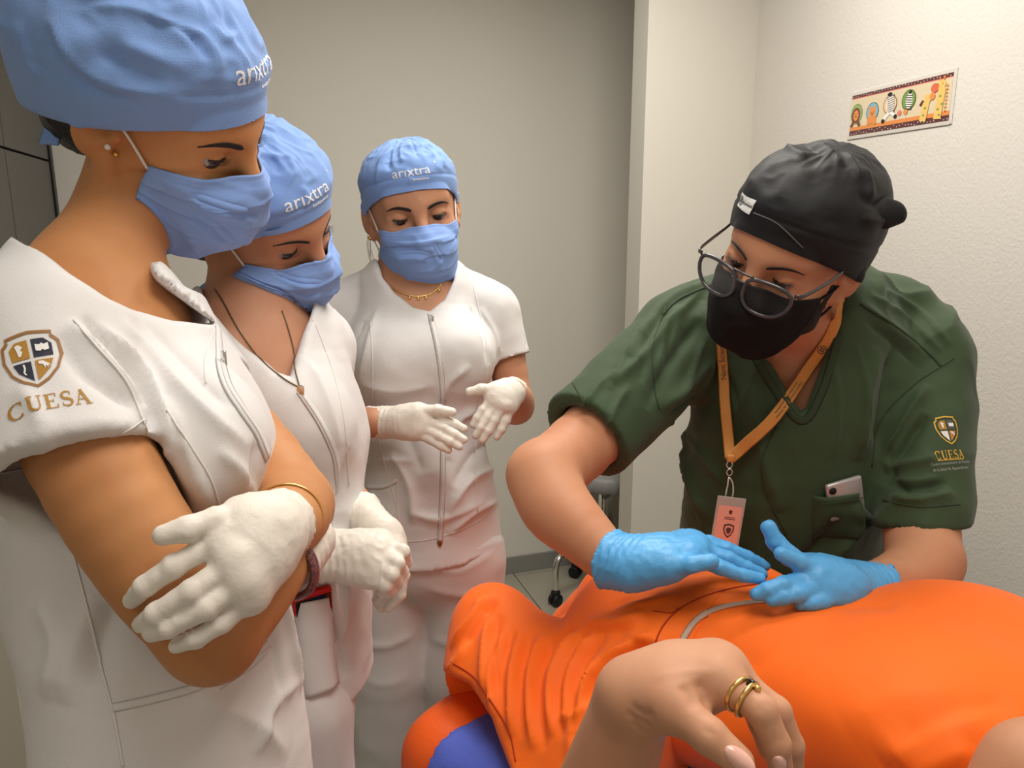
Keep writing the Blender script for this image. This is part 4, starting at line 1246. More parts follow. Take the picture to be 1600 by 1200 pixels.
# ------------------------------------------------------------------ the man bending over the couch
man = thing('person', 'man in dark green scrubs, black cap and black mask bending over the couch', 'person', (P(1230, 600, 1.35)[0], P(1230, 600, 1.35)[1], 0))
SKM = skin('skin man', srgb(198, 142, 108), srgb(188, 128, 94))
M_GREEN = mat('dark green scrub cloth', srgb(54, 72, 46), rough=.72, bump=.2, bscale=1000, sheen=.12, spec=.3)
M_GREENS = mat('green seam', srgb(44, 60, 38), rough=.75)
M_BLUEG = mat('blue nitrile', srgb(88, 168, 226), rough=.45, bump=.2, bscale=220, spec=.45)
fm = frame(1232, 400, 1.03, -46, 15, -22)
S = Shape(); nm = P(1262, 500, 1.16)
head(S, fm, nm, .060, male=True, eye_open=.30, gaze=.6)
um = (1, 0, .12)
S.tube([((1262, 500, 1.17), .060), ((1254, 560, 1.205), .090), ((1245, 680, 1.235), .095), ((1215, 850, 1.28), .105), ((1200, 960, 1.33), .11)], .05, um, 1.35)
S.tube([((1262, 500, 1.18), .06), ((1150, 505, 1.22), .055), ((1068, 535, 1.22), .05)], .04)
S.tube([((1262, 500, 1.18), .06), ((1370, 510, 1.22), .055), ((1445, 570, 1.20), .05)], .04)
S.tube([((1068, 535, 1.22), .055), ((960, 645, 1.14), .050), ((880, 720, 1.06), .046), ((846, 742, 1.03), .043)], .02)
S.tube([((846, 742, 1.03), .045), ((868, 790, 1.00), .045), ((905, 828, .97), .037), ((955, 875, .94), .029), ((985, 885, .93), .027)], .015)
S.tube([((1445, 570, 1.20), .055), ((1445, 700, 1.15), .052), ((1440, 840, 1.09), .048), ((1446, 876, 1.06), .045)], .02)
S.tube([((1446, 876, 1.06), .046), ((1425, 900, 1.02), .042), ((1375, 915, .97), .031), ((1330, 915, .945), .027)], .015)
V, F = S.mesh(.0032); V = relax(V, F, 1)
bodym = add('body', V, F, SKM, man); Tm = bvh(V, F)
eyes(fm, Tm, bodym, gaze=(0, -.35), eye_open=.30, lidgaze=.6, brow=1.0)
# black beanie: dome that sags to a knob at the back
def beanie():
    base = cap_fn(.052, -.060, .088, .104, .122, -.014, .138, shift=-.030, bulge=.16, amp=.0012, ng=12, seam=.8, seed=6, zs=.004, noisea=.0022, pw=.68)
    return base
bf = beanie(); bn_ = cap_obj(fm, bf, M_BLACKCLOTH, man, T=Tm, folds=[([(1225, 222), (1240, 236), (1262, 246)], .008, .005), ([(1255, 218), (1268, 232), (1290, 240)], .008, -.004), ([(1280, 222), (1300, 240), (1318, 262)], .008, .005), ([(1320, 238), (1335, 258), (1345, 282)], .008, .005), ([(1350, 262), (1358, 285), (1362, 310)], .008, .005), ([(1340, 300), (1362, 318), (1385, 322)], .008, -.005), ([(1345, 340), (1365, 345), (1385, 345)], .008, .005), ([(1160, 300), (1200, 262), (1250, 250)], .02, .003)])
S = Shape()
Tk = CAPT[bn_.name]; kp_, kn_ = hit(Tk, 1383, 334)
kd_ = kn_ * .55 + np.array([.75, .25, -.05]); kd_ /= np.linalg.norm(kd_)
S.a(seg(kp_ - kd_ * .014, kp_ + kd_ * .014, .018, .011)); S.a(seg(kp_ - kd_ * .002 + EZ * .012, kp_ + kd_ * .010 + EZ * .008, .009, .007), .008); S.a(seg(kp_ + kd_ * .002 - EZ * .010, kp_ + kd_ * .017 - EZ * .006, .009, .007), .006)
V, F = S.mesh(.003); add('gathered_end', V, F, M_BLACKCLOTH, bn_)
Tc = CAPT[bn_.name]
V, F = decal(Tc, *poly2d([(-.0175, -.008), (.0175, -.008), (.0175, .008), (-.0175, .008)]), 1165, 318, math.radians(-20), lift=.0012, maxlen=.006, upmode=True); tg = add('tag', V, F, mat('white woven tag', (.72, .72, .70), rough=.7), bn_, smooth=False)
M_INK = mat('dark ink', (.05, .05, .055), rough=.7)
ring = [(math.cos(t) * .0058 - .0105, math.sin(t) * .0058) for t in np.linspace(0, 2 * math.pi, 20, endpoint=False)]; rin = [(math.cos(t) * .0046 - .0105, math.sin(t) * .0046) for t in np.linspace(0, 2 * math.pi, 20, endpoint=False)]
RV = np.array([(x, y, 0) for x, y in ring + rin]); RF = [(i, (i + 1) % 20, 20 + (i + 1) % 20, 20 + i) for i in range(20)]
tv, tf = text_mesh('8', .009, .0003); tv[:, 0] -= .0105
t2, tf2 = text_mesh('GUERRERO', .0042, .0001); t2[:, 0] += .0065
V, F = merge([(RV, RF), (tv, tf), (t2, tf2)])
V, F = decal(Tc, V, F, 1165, 318, math.radians(-20), lift=.0017, maxlen=.004, upmode=True); add('lettering', V, F, M_INK, tg, smooth=False)
V, F = cord_on(Tc, [(1178, 333), (1215, 350), (1255, 388)], .0008, lift=.0005); add('seam', V, F, mat('grey thread', (.10, .10, .10), rough=.8), bn_)
# black cloth mask
mk = mask_obj(fm, man, m=mat('black cloth mask', (.007, .006, .0065), rough=.8, spec=.2), seed=3, pleat=0, wr=.0022, puff=.006, w=(.070, .056), loops=False,
              top=.000, chin=-.130, side=(-.020, -.088), yc=(.108, .128, .126, .112, .066), ys=(.030, .030), T=Tm)
for a_, b_, c_ in (((-.069, .030, -.022), (-.076, .008, -.010), (-.080, -.016, .022)), ((-.066, .026, -.062), (-.074, .008, -.048), (-.080, -.010, -.028)),
                   ((.069, .030, -.022), (.076, .008, -.010), (.080, -.016, .022)), ((.066, .026, -.062), (.074, .008, -.048), (.080, -.010, -.028))):
    V, F = sweep(spline([loc(fm, *a_), loc(fm, *b_), loc(fm, *c_)], 6), .0017, 6); add('ear_loop', V, F, M_BLACKCLOTH, mk)
# short beard along the jaw
S = Shape()
for s_ in (-1, 1):
    S.a(seg(loc(fm, s_ * .0615, .006, -.012), loc(fm, s_ * .0555, .024, -.062), .0135, .0165)); S.a(seg(loc(fm, s_ * .055, .022, -.062), loc(fm, s_ * .030, .060, -.097), .0165, .017), .01)
V, F = S.mesh(.003); V = V + vnormals(V, F) * (.0012 * noise(V, 300, 3))[:, None]; add('beard', V, F, mat('short dark beard', (.030, .018, .013), rough=.8, bump=1.0, bscale=900), man)

# glasses
gl = thing('eyeglasses', 'dark grey aviator style eyeglasses worn by the man with the black mask', 'glasses', loc(fm, 0, .1, 0))
M_FRAME = mat('dark grey frame', (.045, .043, .048), rough=.2, spec=.7)
mg = bpy.data.materials.new('lens glass'); mg.use_nodes = True
nt = mg.node_tree; nt.nodes.clear()
o_ = nt.nodes.new('ShaderNodeOutputMaterial'); gx = nt.nodes.new('ShaderNodeBsdfGlossy'); tx = nt.nodes.new('ShaderNodeBsdfTransparent'); mx = nt.nodes.new('ShaderNodeMixShader'); fr = nt.nodes.new('ShaderNodeFresnel')
gx.inputs['Roughness'].default_value = .02; tx.inputs['Color'].default_value = (.90, .91, .91, 1); fr.inputs['IOR'].default_value = 1.25
nt.links.new(fr.outputs[0], mx.inputs[0]); nt.links.new(tx.outputs[0], mx.inputs[1]); nt.links.new(gx.outputs[0], mx.inputs[2]); nt.links.new(mx.outputs[0], o_.inputs[0])
GY, GZ = .126, .001
def lensrim(s_):
    pts = []
    for t in np.linspace(0, 2 * math.pi, 32, endpoint=False):
        c, s = math.cos(t), math.sin(t)
        x = .0290 * np.sign(c) * abs(c) ** .85; z = (.0175 if s > 0 else .0265) * np.sign(s) * abs(s) ** (.62 if s > 0 else .9)
        x += .004 * (-s if s < 0 else 0) * -1
        pts.append((s_ * (.0355 + x), GY - (.0355 + x) ** 2 * 2.2, GZ + z - .10 * 0))
    return pts
for s_ in (-1, 1):
    R_ = locs(fm, lensrim(s_))
    V, F = sweep(R_, .0026, 8, closed=True); rm = add('frame_rim', V, F, M_FRAME, gl)
    c_ = R_.mean(0); d_ = fm[0][:, 1]
    VV = np.concatenate([R_ + d_ * .0006, R_ - d_ * .0006, [c_ + d_ * .0012], [c_ - d_ * .0004]]); n_ = len(R_)
    FF = [(i, (i + 1) % n_, 2 * n_) for i in range(n_)] + [(n_ + (i + 1) % n_, n_ + i, 2 * n_ + 1) for i in range(n_)]
    add('lens', VV, FF, mg, gl)
    h0 = loc(fm, s_ * .0655, GY - .0095, GZ + .013); h1 = loc(fm, s_ * .0735, GY - .019, GZ + .014); h2 = loc(fm, s_ * .080, .04, GZ + .018); h3 = loc(fm, s_ * .081, -.012, GZ + .028); h4 = loc(fm, s_ * .079, -.032, GZ + .006)
    pth = spline([h0, h1, h2, h3, h4], 6)
    V, F = sweep(pth, 1, 8, flat=(np.linspace(.0038, .0022, len(pth)), .0014), up=np.tile(fm[0][:, 0] * s_, (len(pth), 1))); add('temple', V, F, M_FRAME, gl)
for z_, h_ in ((GZ + .017, .0016), (GZ + .006, .0014)):
    V, F = sweep(spline([loc(fm, -.014, GY - .001, z_), loc(fm, 0, GY + .002, z_ + .001), loc(fm, .014, GY - .001, z_)], 6), h_, 8); add('bridge', V, F, M_FRAME, gl)

# scrub top
S = Shape()
S.tube([((1262, 505, 1.19), .090), ((1256, 560, 1.21), .118), ((1250, 640, 1.22), .125), ((1235, 740, 1.24), .122), ((1215, 850, 1.28), .120), ((1200, 980, 1.34), .124)], 0, um, 1.34, n=4)
S.tube([((1262, 495, 1.20), .075), ((1150, 490, 1.235), .070), ((1068, 530, 1.225), .068)], .06)
S.tube([((1262, 495, 1.20), .075), ((1375, 500, 1.235), .070), ((1440, 560, 1.21), .070)], .06)
ax = P(880, 720, 1.06) - P(1068, 535, 1.22)
S.a(flatcut(seg(P(1068, 535, 1.22), P(880, 715, 1.08), .074, .070), P(914, 678, 1.105), ax), .03)
S.sub(seg(P(935, 665, 1.12), P(860, 735, 1.05), .054, .047), .004)
ax = np.array([0.02, -.25, -1.0])
S.a(flatcut(seg(P(1440, 565, 1.20), P(1438, 850, 1.10), .072, .062), P(1440, 815, 1.115), ax), .025)
S.sub(seg(P(1440, 790, 1.13), P(1440, 880, 1.08), .053, .049), .004)
S.sub(prism([(1150, 460), (1180, 545), (1248, 645), (1262, 640), (1305, 520), (1318, 440), (1240, 400)], .95, .27), .006)
S.cut(P(1200, 985, 1.34), (0, 0, -1.0))
V, F = S.mesh(.004); V = clothfin(V, F, 25, .004, 8, .001, wr=.0085, wd=(.5, 0, 1), wsc=15)
Tq = bvh(V, F)
V = crease(V, F, [
    ([(1110, 440), (1040, 480), (985, 560)], .016, 0.0121), ([(1095, 500), (1050, 560), (1010, 640)], .012, -0.0121), ([(1060, 480), (1015, 545), (960, 600)], .010, 0.0101), ([(1110, 560), (1075, 600), (1030, 640)], .012, 0.0121),
    ([(1100, 470), (1110, 560), (1085, 640)], .012, 0.0101), ([(1340, 470), (1400, 520), (1450, 560)], .012, 0.0081), ([(1450, 600), (1415, 650), (1370, 720)], .012, 0.0121), ([(1450, 650), (1415, 695), (1380, 760)], .012, -0.0121),
    ([(1462, 712), (1430, 724), (1380, 730)], .012, 0.0121), ([(1480, 754), (1440, 764), (1385, 755)], .010, -0.0101), ([(1490, 768), (1440, 780), (1390, 775)], .010, 0.0101), ([(1400, 540), (1385, 620), (1370, 720)], .014, -0.0162), ([(1370, 540), (1350, 640), (1340, 720)], .016, 0.0121),
    ([(1060, 660), (1080, 740), (1110, 820)], .016, 0.0121), ([(1330, 780), (1340, 820), (1300, 880)], .016, 0.0142), ([(1300, 800), (1280, 850), (1240, 890)], .014, -0.0101), ([(1180, 600), (1190, 700), (1220, 800)], .016, 0.0101),
    ([(1095, 455), (1060, 500), (1050, 560)], .0065, .0065),
    ([(1075, 470), (1040, 520), (1030, 590)], .0065, .0060),
    ([(1050, 480), (1010, 540), (1000, 600)], .0065, -.0050),
    ([(1020, 500), (975, 560), (950, 610)], .0065, .0065),
    ([(1105, 520), (1080, 580), (1050, 630)], .0065, .0060),
    ([(1110, 590), (1085, 620), (1040, 650)], .0065, -.0050),
    ([(960, 580), (930, 610), (910, 640)], .0065, .0065),
    ([(985, 600), (960, 640), (950, 680)], .0065, .0060),
    ([(1120, 560), (1150, 620), (1160, 700)], .0065, -.0050),
    ([(1300, 560), (1310, 640), (1300, 720)], .0065, .0065),
    ([(1340, 540), (1350, 620), (1345, 700)], .0065, .0060),
    ([(1400, 580), (1390, 650), (1375, 720)], .0065, -.0050),
    ([(1440, 640), (1410, 690), (1385, 740)], .0065, .0065),
    ([(1470, 745), (1430, 752), (1390, 748)], .0065, .0060),
    ([(1390, 700), (1400, 750), (1430, 775)], .0065, -.0050),
    ([(1360, 460), (1420, 500), (1470, 550)], .0065, .0065),
    ([(1380, 450), (1440, 490), (1485, 540)], .0065, .0060),
    ([(1350, 500), (1400, 540), (1440, 580)], .0065, -.0050),
    ([(1060, 700), (1085, 760), (1100, 830)], .0065, .0065),
    ([(1050, 660), (1090, 700), (1130, 760)], .0065, .0060)], Tq)
shirt = add('scrub_top', V, F, M_GREEN, man); TS = bvh(V, F)
seamline(TS, [(1110, 445), (1060, 468), (1035, 492)], shirt, m=M_GREENS, half=.002, thick=.001); seamline(TS, [(1345, 475), (1400, 510), (1455, 555), (1470, 572)], shirt, m=M_GREENS, half=.0025, thick=.0015)
seamline(TS, [(1040, 480), (1020, 540), (1022, 600), (1030, 640)], shirt, m=M_GREENS); seamline(TS, [(1490, 560), (1430, 600), (1375, 660), (1362, 730)], shirt, m=M_GREENS)
seamline(TS, [(895, 598), (920, 640), (968, 685)], shirt, m=M_GREENS); seamline(TS, [(1380, 782), (1440, 792), (1500, 788)], shirt, m=M_GREENS)
seamline(TS, [(1174, 545), (1205, 600), (1252, 658), (1285, 610), (1312, 520)], shirt, m=M_GREENS, half=.006, thick=.0015)
seamline(TS, [(1225, 640), (1190, 740), (1240, 860)], shirt, m=M_GREENS)
# chest pocket and the phone in it
pkm, c0, nn0, ux, uy = pocket_patch(TS, 1310, 769, .076, .074, .013, M_GREEN, shirt, math.radians(5))
V, F = sweep([c0 + ux * x + nn0 * (.0135 * (1 - abs(x / .038) ** 5) + .002) - uy * .008 for x in np.linspace(-.036, .036, 15)], .0006, 5); add('seam', V, F, M_GREENS, pkm)
an_ = math.radians(9); px2 = ux * math.cos(an_) + uy * math.sin(an_); py2 = uy * math.cos(an_) - ux * math.sin(an_); RPn = np.stack([px2, py2, nn0], 1)
tp = c0 + uy * .022 + nn0 * .0068 + ux * .002
ph = thing('smartphone', 'silver phone sticking out of the chest pocket of the green scrub top', 'phone', c0)
V, F = box(tp - py2 * .030, (.054, .06, .008), RPn, .0035); add('case', V, F, mat('silver phone', (.48, .46, .45), rough=.3, metal=.4), ph)
for dx, dy in ((-.019, -.010),):
    V, F = lathe([(.001, 0), (.0050, 0), (.0055, .001), (.0050, .002), (.001, .0022)], tp + nn0 * .0038 + px2 * dx + py2 * dy, 18, RPn); add('camera_lens', V, F, M_BLACK, ph)
# trousers and shoes
S = Shape(); S.tube([((1200, 930, 1.34), .112), ((1200, 1000, 1.36), .115)], 0, (1, 0, 0), 1.3)
h_ = P(1200, 990, 1.36) + np.array([0, .07, 0])
a1 = leg_to_floor(S, h_ + np.array([.10, 0, -.05]), .09, (h_ + np.array([.12, .02, 0]))[:2], .07, .065); a2 = leg_to_floor(S, h_ + np.array([-.10, 0, -.05]), .09, (h_ + np.array([-.12, .02, 0]))[:2], .07, .065, k=.012)
S.cut((0, 0, .05), (0, 0, -1)); V, F = S.mesh(.007); add('trousers', V, F, M_GREEN, man)
for a_ in (a1, a2): shoe(man, a_, (0, -1), M_BLACK)

# blue gloves
hs = hand_shape((985, 884, .925), (950, 872, .945), [
    [(1045, 884, .895), (1080, 882, .880), (1112, 877, .875)],
    [(1080, 868, .905), (1125, 886, .895), (1160, 899, .895), (1188, 904, .90)],
    [(1092, 858, .925), (1138, 873, .920), (1166, 887, .920), (1190, 897, .92)],
    [(1085, 850, .945), (1135, 858, .945), (1170, 872, .945), (1195, 884, .945)],
    [(1070, 847, .965), (1108, 848, .972), (1134, 856, .972), (1158, 864, .972)]], r=.0082, rw=.034, rpalm=.0145, palm=[((1025, 872, .920), (.040, .034, .026))])
glove('glove', man, hs, .0022, M_BLUEG, 31, P(952, 873, .943), P(950, 872, .945) - P(985, 884, .925), amp=.0011)
hs = hand_shape((1340, 916, .945), (1375, 920, .965), [
    [(1268, 890, .925), (1232, 868, .93), (1212, 846, .935), (1201, 824, .935)],
    [(1278, 890, .905), (1248, 878, .895), (1220, 865, .89)],
    [(1268, 905, .900), (1225, 914, .885), (1200, 922, .885), (1182, 929, .888)],
    [(1285, 918, .895), (1248, 927, .880), (1224, 932, .880), (1205, 937, .882)],
    [(1305, 930, .895), (1285, 938, .882), (1268, 942, .880), (1252, 944, .882)]], r=.0094, rw=.030, rpalm=.0150, palm=[((1308, 914, .912), (.034, .026, .027))])
glove('glove', man, hs, .0022, M_BLUEG, 33, P(1376, 919, .962), P(1375, 920, .965) - P(1340, 916, .945), amp=.0011)

# lanyard and badge
lan = thing('lanyard', 'orange printed lanyard with a pink identity badge round the man neck', 'lanyard', P(1141, 715, 1.08))
M_LAN = mat('orange lanyard band', srgb(214, 146, 72), rough=.6, bump=.3, bscale=900)
dk = hit(TS, 1141, 712)[0]; dk = pix(dk)[2] - .035
Vb, Fb = merge([([v.co[:] for v in o.data.vertices] + np.array(man.location), [tuple(p.vertices) for p in o.data.polygons]) for o in (bodym, shirt)]); TB = bvh(Vb, Fb)
def strap(pts, half, lift):
    pp, nn = trace(TB, pts, 10); n = len(pp)
    t = np.linspace(0, 1, n)
    kern = np.ones(7) / 7
    q = pp + nn * lift; q2 = q.copy()
    for a_ in range(3): q2[:, a_] = np.convolve(np.pad(q[:, a_], 3, mode='edge'), kern, mode='valid')
    end = P(1141, 716, dk)
    q2 = q2 + (t ** 2.2)[:, None] * (end - q2[-1])
    up = -np.tile(FWD, (n, 1)) * 1.0 + .35 * nn
    V, F = sweep(q2, 1, 8, flat=(np.full(n, half), .0007), up=up); o = add('strap', V, F, M_LAN, lan)
    return o, q2, up / np.linalg.norm(up, axis=1)[:, None]
s1, q1, un1 = strap([(1120, 520), (1128, 560), (1134, 620), (1139, 680), (1142, 712)], .0078, .004)
s2, q2, un2 = strap([(1312, 462), (1296, 520), (1262, 575), (1215, 645), (1165, 695), (1142, 714)], .0085, .004)
def on_strap(q, up, V, F, at, sc_, flip=1, m=None, parent=None, name='lettering', lift=.0011):
    """flat design along a strap: x runs along the band (metres from `at`), y across"""
    V, F = subdivide(V * sc_, F, .006)
    s = np.concatenate([[0], np.cumsum(np.linalg.norm(np.diff(q, axis=0), axis=1))]); L_ = s[-1]
    t = np.gradient(q, axis=0); t /= np.linalg.norm(t, axis=1)[:, None]; w = np.cross(up, t); w /= np.linalg.norm(w, axis=1)[:, None]
    out = []
    for v in V:
        x = np.clip(at * L_ + flip * v[0], 0, L_); y = flip * v[1]
        o = [np.interp(x, s, q[:, k]) + np.interp(x, s, w[:, k]) * y + np.interp(x, s, up[:, k]) * lift for k in range(3)]
        out.append(o)
    return add(name, np.array(out), F, m or M_INK, parent, smooth=False)
V, F = text_mesh('Nam Scientia', .0115); on_strap(q1, un1, V, F, .20, 1.0, -1, parent=s1)
V, F = text_mesh('Centro Universitario de Estudios', .0058); V[:, 1] += .0030; on_strap(q2, un2, V, F, .63, .9, 1, parent=s2)
V, F = text_mesh('de la Salud de Aguascalientes', .0058); V[:, 1] -= .0030; on_strap(q2, un2, V, F, .63, .9, 1, parent=s2)
ring = [(math.cos(t) * .0066, math.sin(t) * .0066) for t in np.linspace(0, 2 * math.pi, 20, endpoint=False)]; rin = [(x * .82, y * .82) for x, y in ring]
RV = np.array([(x, y, 0) for x, y in ring + rin]); RF = [(i, (i + 1) % 20, 20 + (i + 1) % 20, 20 + i) for i in range(20)]
pt = [(RV, RF)]
for cx, cy in ((.0018, .002), (-.0018, .002), (.0018, -.0016), (-.0018, -.0016)): pt.append(poly2d([(cx - .0013, cy - .0013), (cx + .0013, cy - .0013), (cx + .0013, cy + .0013), (cx - .0013, cy + .0013)]))
V, F = merge(pt); on_strap(q2, un2, V, F, .36, 1.0, 1, parent=s2, name='crest')
kp = P(1141, 716, dk - .003)
V, F = box(kp, (.010, .008, .010), None, .002); add('crimp', V, F, M_LAN, lan)
parts = []
for py_, rr_ in ((726, .0042), (738, .0040)):
    an = np.linspace(0, 2 * math.pi, 16, endpoint=False); c_ = P(1140, py_, dk - .003)
    parts.append(sweep(c_ + rr_ * (np.cos(an)[:, None] * RGT + np.sin(an)[:, None] * EZ * 1.25), .0011, 6, closed=True))
V, F = merge(parts[:1]); add('ring', V, F, M_CHROME, lan); V, F = parts[1]; add('swivel', V, F, M_CHROME, lan)
hp = [P(1139, 746, dk - .003), P(1145, 756, dk - .003), P(1145, 774, dk - .003), P(1139, 784, dk - .003), P(1134, 776, dk - .003), P(1137, 758, dk - .003)]
V, F = sweep(spline(hp, 6, True), .0013, 6, closed=True); add('hook', V, F, M_CHROME, lan)
bc = P(1137, 818, dk - .008)
bx = RGT * 1.0 - EZ * .13; bx /= np.linalg.norm(bx); bz = EZ * 1.0 + RGT * .13 + FWD * .10; bz -= bx * (bz @ bx); bz /= np.linalg.norm(bz); bn = np.cross(bx, bz); bn = bn if bn @ FWD < 0 else -bn
RB = np.stack([bx, bz, np.cross(bx, bz)], 1)
sgn = 1 if np.cross(bx, bz) @ FWD < 0 else -1
V, F = box(bc, (.041, .078, .0022), RB, .0009); hd_ = add('badge_holder', V, F, mat('clear plastic', (.42, .36, .32), rough=.15, spec=.6), lan, smooth=False)
def bplate(name, x0, x1, y0, y1, z, m):
    V = np.array([bc + bx * x + bz * y + RB[:, 2] * sgn * z for x, y in ((x0, y0), (x1, y0), (x1, y1), (x0, y1))]); return add(name, V, [(0, 1, 2, 3)], m, hd_, smooth=False)
bplate('badge_card', -.0172, .0172, -.037, .026, .0014, mat('pink card', srgb(226, 158, 140), rough=.5))
M_DK = mat('badge print', srgb(92, 52, 44), rough=.6)
sh = [(-.8, .8), (0, 1), (.8, .8), (.85, .1), (.5, -.6), (0, -1), (-.5, -.6), (-.85, .1)]
for nm_, cx, cy, s_, m_, z in (('crest', .002, -.010, .0092, M_DK, .0017), ('crest_field', .002, -.010, .0068, mat('pink card', (0, 0, 0)), .0019), ('crest_mark', .002, -.010, .0045, M_DK, .0021), ('small_crest', .001, .017, .0030, M_DK, .0017)):
    V = np.array([bc + bx * (cx + x * s_) + bz * (cy + y * s_ * 1.15) + RB[:, 2] * sgn * z for x, y in sh]); add(nm_, V, [tuple(range(8))], m_, hd_, smooth=False)
for yy in (.009, .0065): bplate('printed_line', -.007, .009, yy, yy + .0009, .0017, M_DK)
# emblem on the sleeve
M_YT = mat('yellow thread', srgb(214, 170, 66), rough=.6)
# ------------------------------------------------------------------ the couch and the person lying on it
M_ORANGE = mat('bright orange jersey', (1.0, .165, .010), rough=.62, bump=.12, bscale=1000, sheen=.1, spec=.25)
M_ORSEAM = mat('dark orange seam', (.42, .035, .004), rough=.75)
M_GREYP = mat('grey piping', (.50, .36, .27), rough=.5)
SKP = skin('skin patient', srgb(200, 148, 116), srgb(188, 134, 102))
HB = .85                                              # couch top
cax = np.array([.7862, -.6179, 0]); cay = np.array([.6179, .7862, 0])
RC = np.stack([cax, cay, EZ], 1)
C0 = np.array([.245, .925, 0])
def L(a, b, z): return C0 + cax * a + cay * b + EZ * z
couch = thing('couch', 'examination couch with orange and blue upholstery under the lying person', 'couch', L(.4, 0, 0))
M_UPO = mat('orange vinyl', (.85, .115, .012), rough=.5, bump=.25, bscale=300, spec=.4)
M_UPB = mat('blue cloth', srgb(84, 104, 204), rough=.75, bump=.3, bscale=500)
def rbx(c, half, r):
    """rounded box in couch directions"""
    c = np.asarray(c); h = np.asarray(half) - r
    ext = np.abs(RC) @ np.asarray(half)
    def fn(X, Y, Z):
        x, y, z = X - c[0], Y - c[1], Z - c[2]
        q = [np.abs(RC[0, i] * x + RC[1, i] * y + RC[2, i] * z) - h[i] for i in range(3)]
        return np.sqrt(np.maximum(q[0], 0) ** 2 + np.maximum(q[1], 0) ** 2 + np.maximum(q[2], 0) ** 2) + np.minimum(np.maximum(q[0], np.maximum(q[1], q[2])), 0) - r
    return (c - ext, c + ext, fn)
S = Shape(); S.a(rbx(L(.40, 0, HB - .075), (.70, .275, .075), .055)); S.a(seg(L(-.26, -.20, HB - .07), L(-.26, .20, HB - .07), .055, .055), .05)
V, F = S.mesh(.007); add('mattress', V, F, M_UPO, couch)
S = Shape(); S.a(rbx(L(.44, 0, HB - .080), (.72, .283, .086), .06)); S.cut(L(-.228, -.25, .8), -cax + cay * .25)
V, F = S.mesh(.006); V = clothfin(V, F, 41, .0022, 12, .0008); add('blue_cover', V, F, M_UPB, couch)
pp = [L(-.305, -.20, HB - .07), L(-.308, -.08, HB - .07), L(-.308, .12, HB - .07), L(-.305, .2, HB - .07)]
V, F = sweep(spline([L(.2, -.278, HB - .12), L(-.1, -.278, HB - .12), L(-.25, -.262, HB - .12), L(-.318, -.19, HB - .115), L(-.325, .0, HB - .115), L(-.318, .19, HB - .115)], 8), .0045, 8); add('piping', V, F, mat('white piping', (.7, .68, .64), rough=.5), couch)
V, F = box(L(.42, 0, HB - .19), (1.15, .42, .07), RC, .01); add('frame', V, F, mat('grey enamel', (.5, .5, .48), rough=.4), couch, smooth=False)
V, F = box(L(.45, 0, .42), (.30, .24, .66), RC, .02); add('pedestal', V, F, MATS['grey enamel'], couch, smooth=False)
V, F = box(L(.45, 0, .04), (.95, .46, .08), RC, .02); add('base', V, F, MATS['grey enamel'], couch, smooth=False)
V, F = sweep(spline([L(-.10, -.25, HB - .20), L(-.24, -.285, HB - .19), L(-.315, -.275, HB - .165), L(-.325, -.27, HB - .12)], 6), .016, 10); add('lever', V, F, M_BLACK, couch)

pat = thing('person', 'person in bright orange lying on the couch, bare hand with gold rings raised', 'person', L(.2, 0, HB))
# skin: head (beyond the picture), shoulders, arm and hand
fp = (np.stack([-cay, np.array([cax[0] * .30, cax[1] * .30, .954]), np.array([cax[0] * .954, cax[1] * .954, -.30])], 1), L(.72, 0, HB + .125))
S = Shape(); head(S, fp, L(.52, 0, HB + .085), .050, eye_open=.1)
S.tube([(L(.52, 0, HB + .085), .055), (L(.44, 0, HB + .09), .08), (L(.25, 0, HB + .09), .085), (L(0, 0, HB + .085), .08)], .04, cay, 1.35)
shp = P(1632, 1222, .60); mid = P(1480, 1440, .60)
elb = P(880, 1430, .615); wr = P(992, 1088, .545)
S.a(seg(L(.46, -.06, HB + .10), shp, .07, .042), .05); S.a(seg(shp, mid, .042, .043), .02); S.a(seg(mid, elb, .043, .040), .03)
S.a(seg(elb, elb + (wr - elb) * .35, .042, .041), .01); S.a(seg(elb + (wr - elb) * .35, wr, .041, .0265), .01)
shf = L(.46, .20, HB + .09); elf = L(.20, .285, HB + .03)
S.a(seg(L(.46, .08, HB + .10), shf, .06, .052), .05); S.a(seg(shf, elf, .050, .038), .03); S.a(seg(elf, L(.34, .20, HB + .07), .038, .026), .01)
hs = hand_shape(wr, wr + (elb - wr) * .2, [
    [(1050, 1104, .505), (1108, 1150, .482), (1156, 1190, .474)],
    [(1126, 1062, .512), (1190, 1110, .488), (1213, 1163, .487), (1221, 1206, .492)],
    [(1132, 1046, .532), (1213, 1112, .512), (1235, 1165, .512), (1238, 1216, .516)],
    [(1124, 1040, .550), (1204, 1108, .536), (1224, 1160, .536), (1230, 1205, .54)],
    [(1105, 1038, .568), (1170, 1090, .566), (1190, 1132, .566), (1200, 1170, .57)]], r=.0092, rw=.0262, rpalm=.0145, palm=[((1060, 1062, .535), (.030, .028, .022))], kf=.009)
S.ops += hs.ops
V, F = S.mesh(.0024); V = relax(V, F, 1)
Tp0 = bvh(V, F)
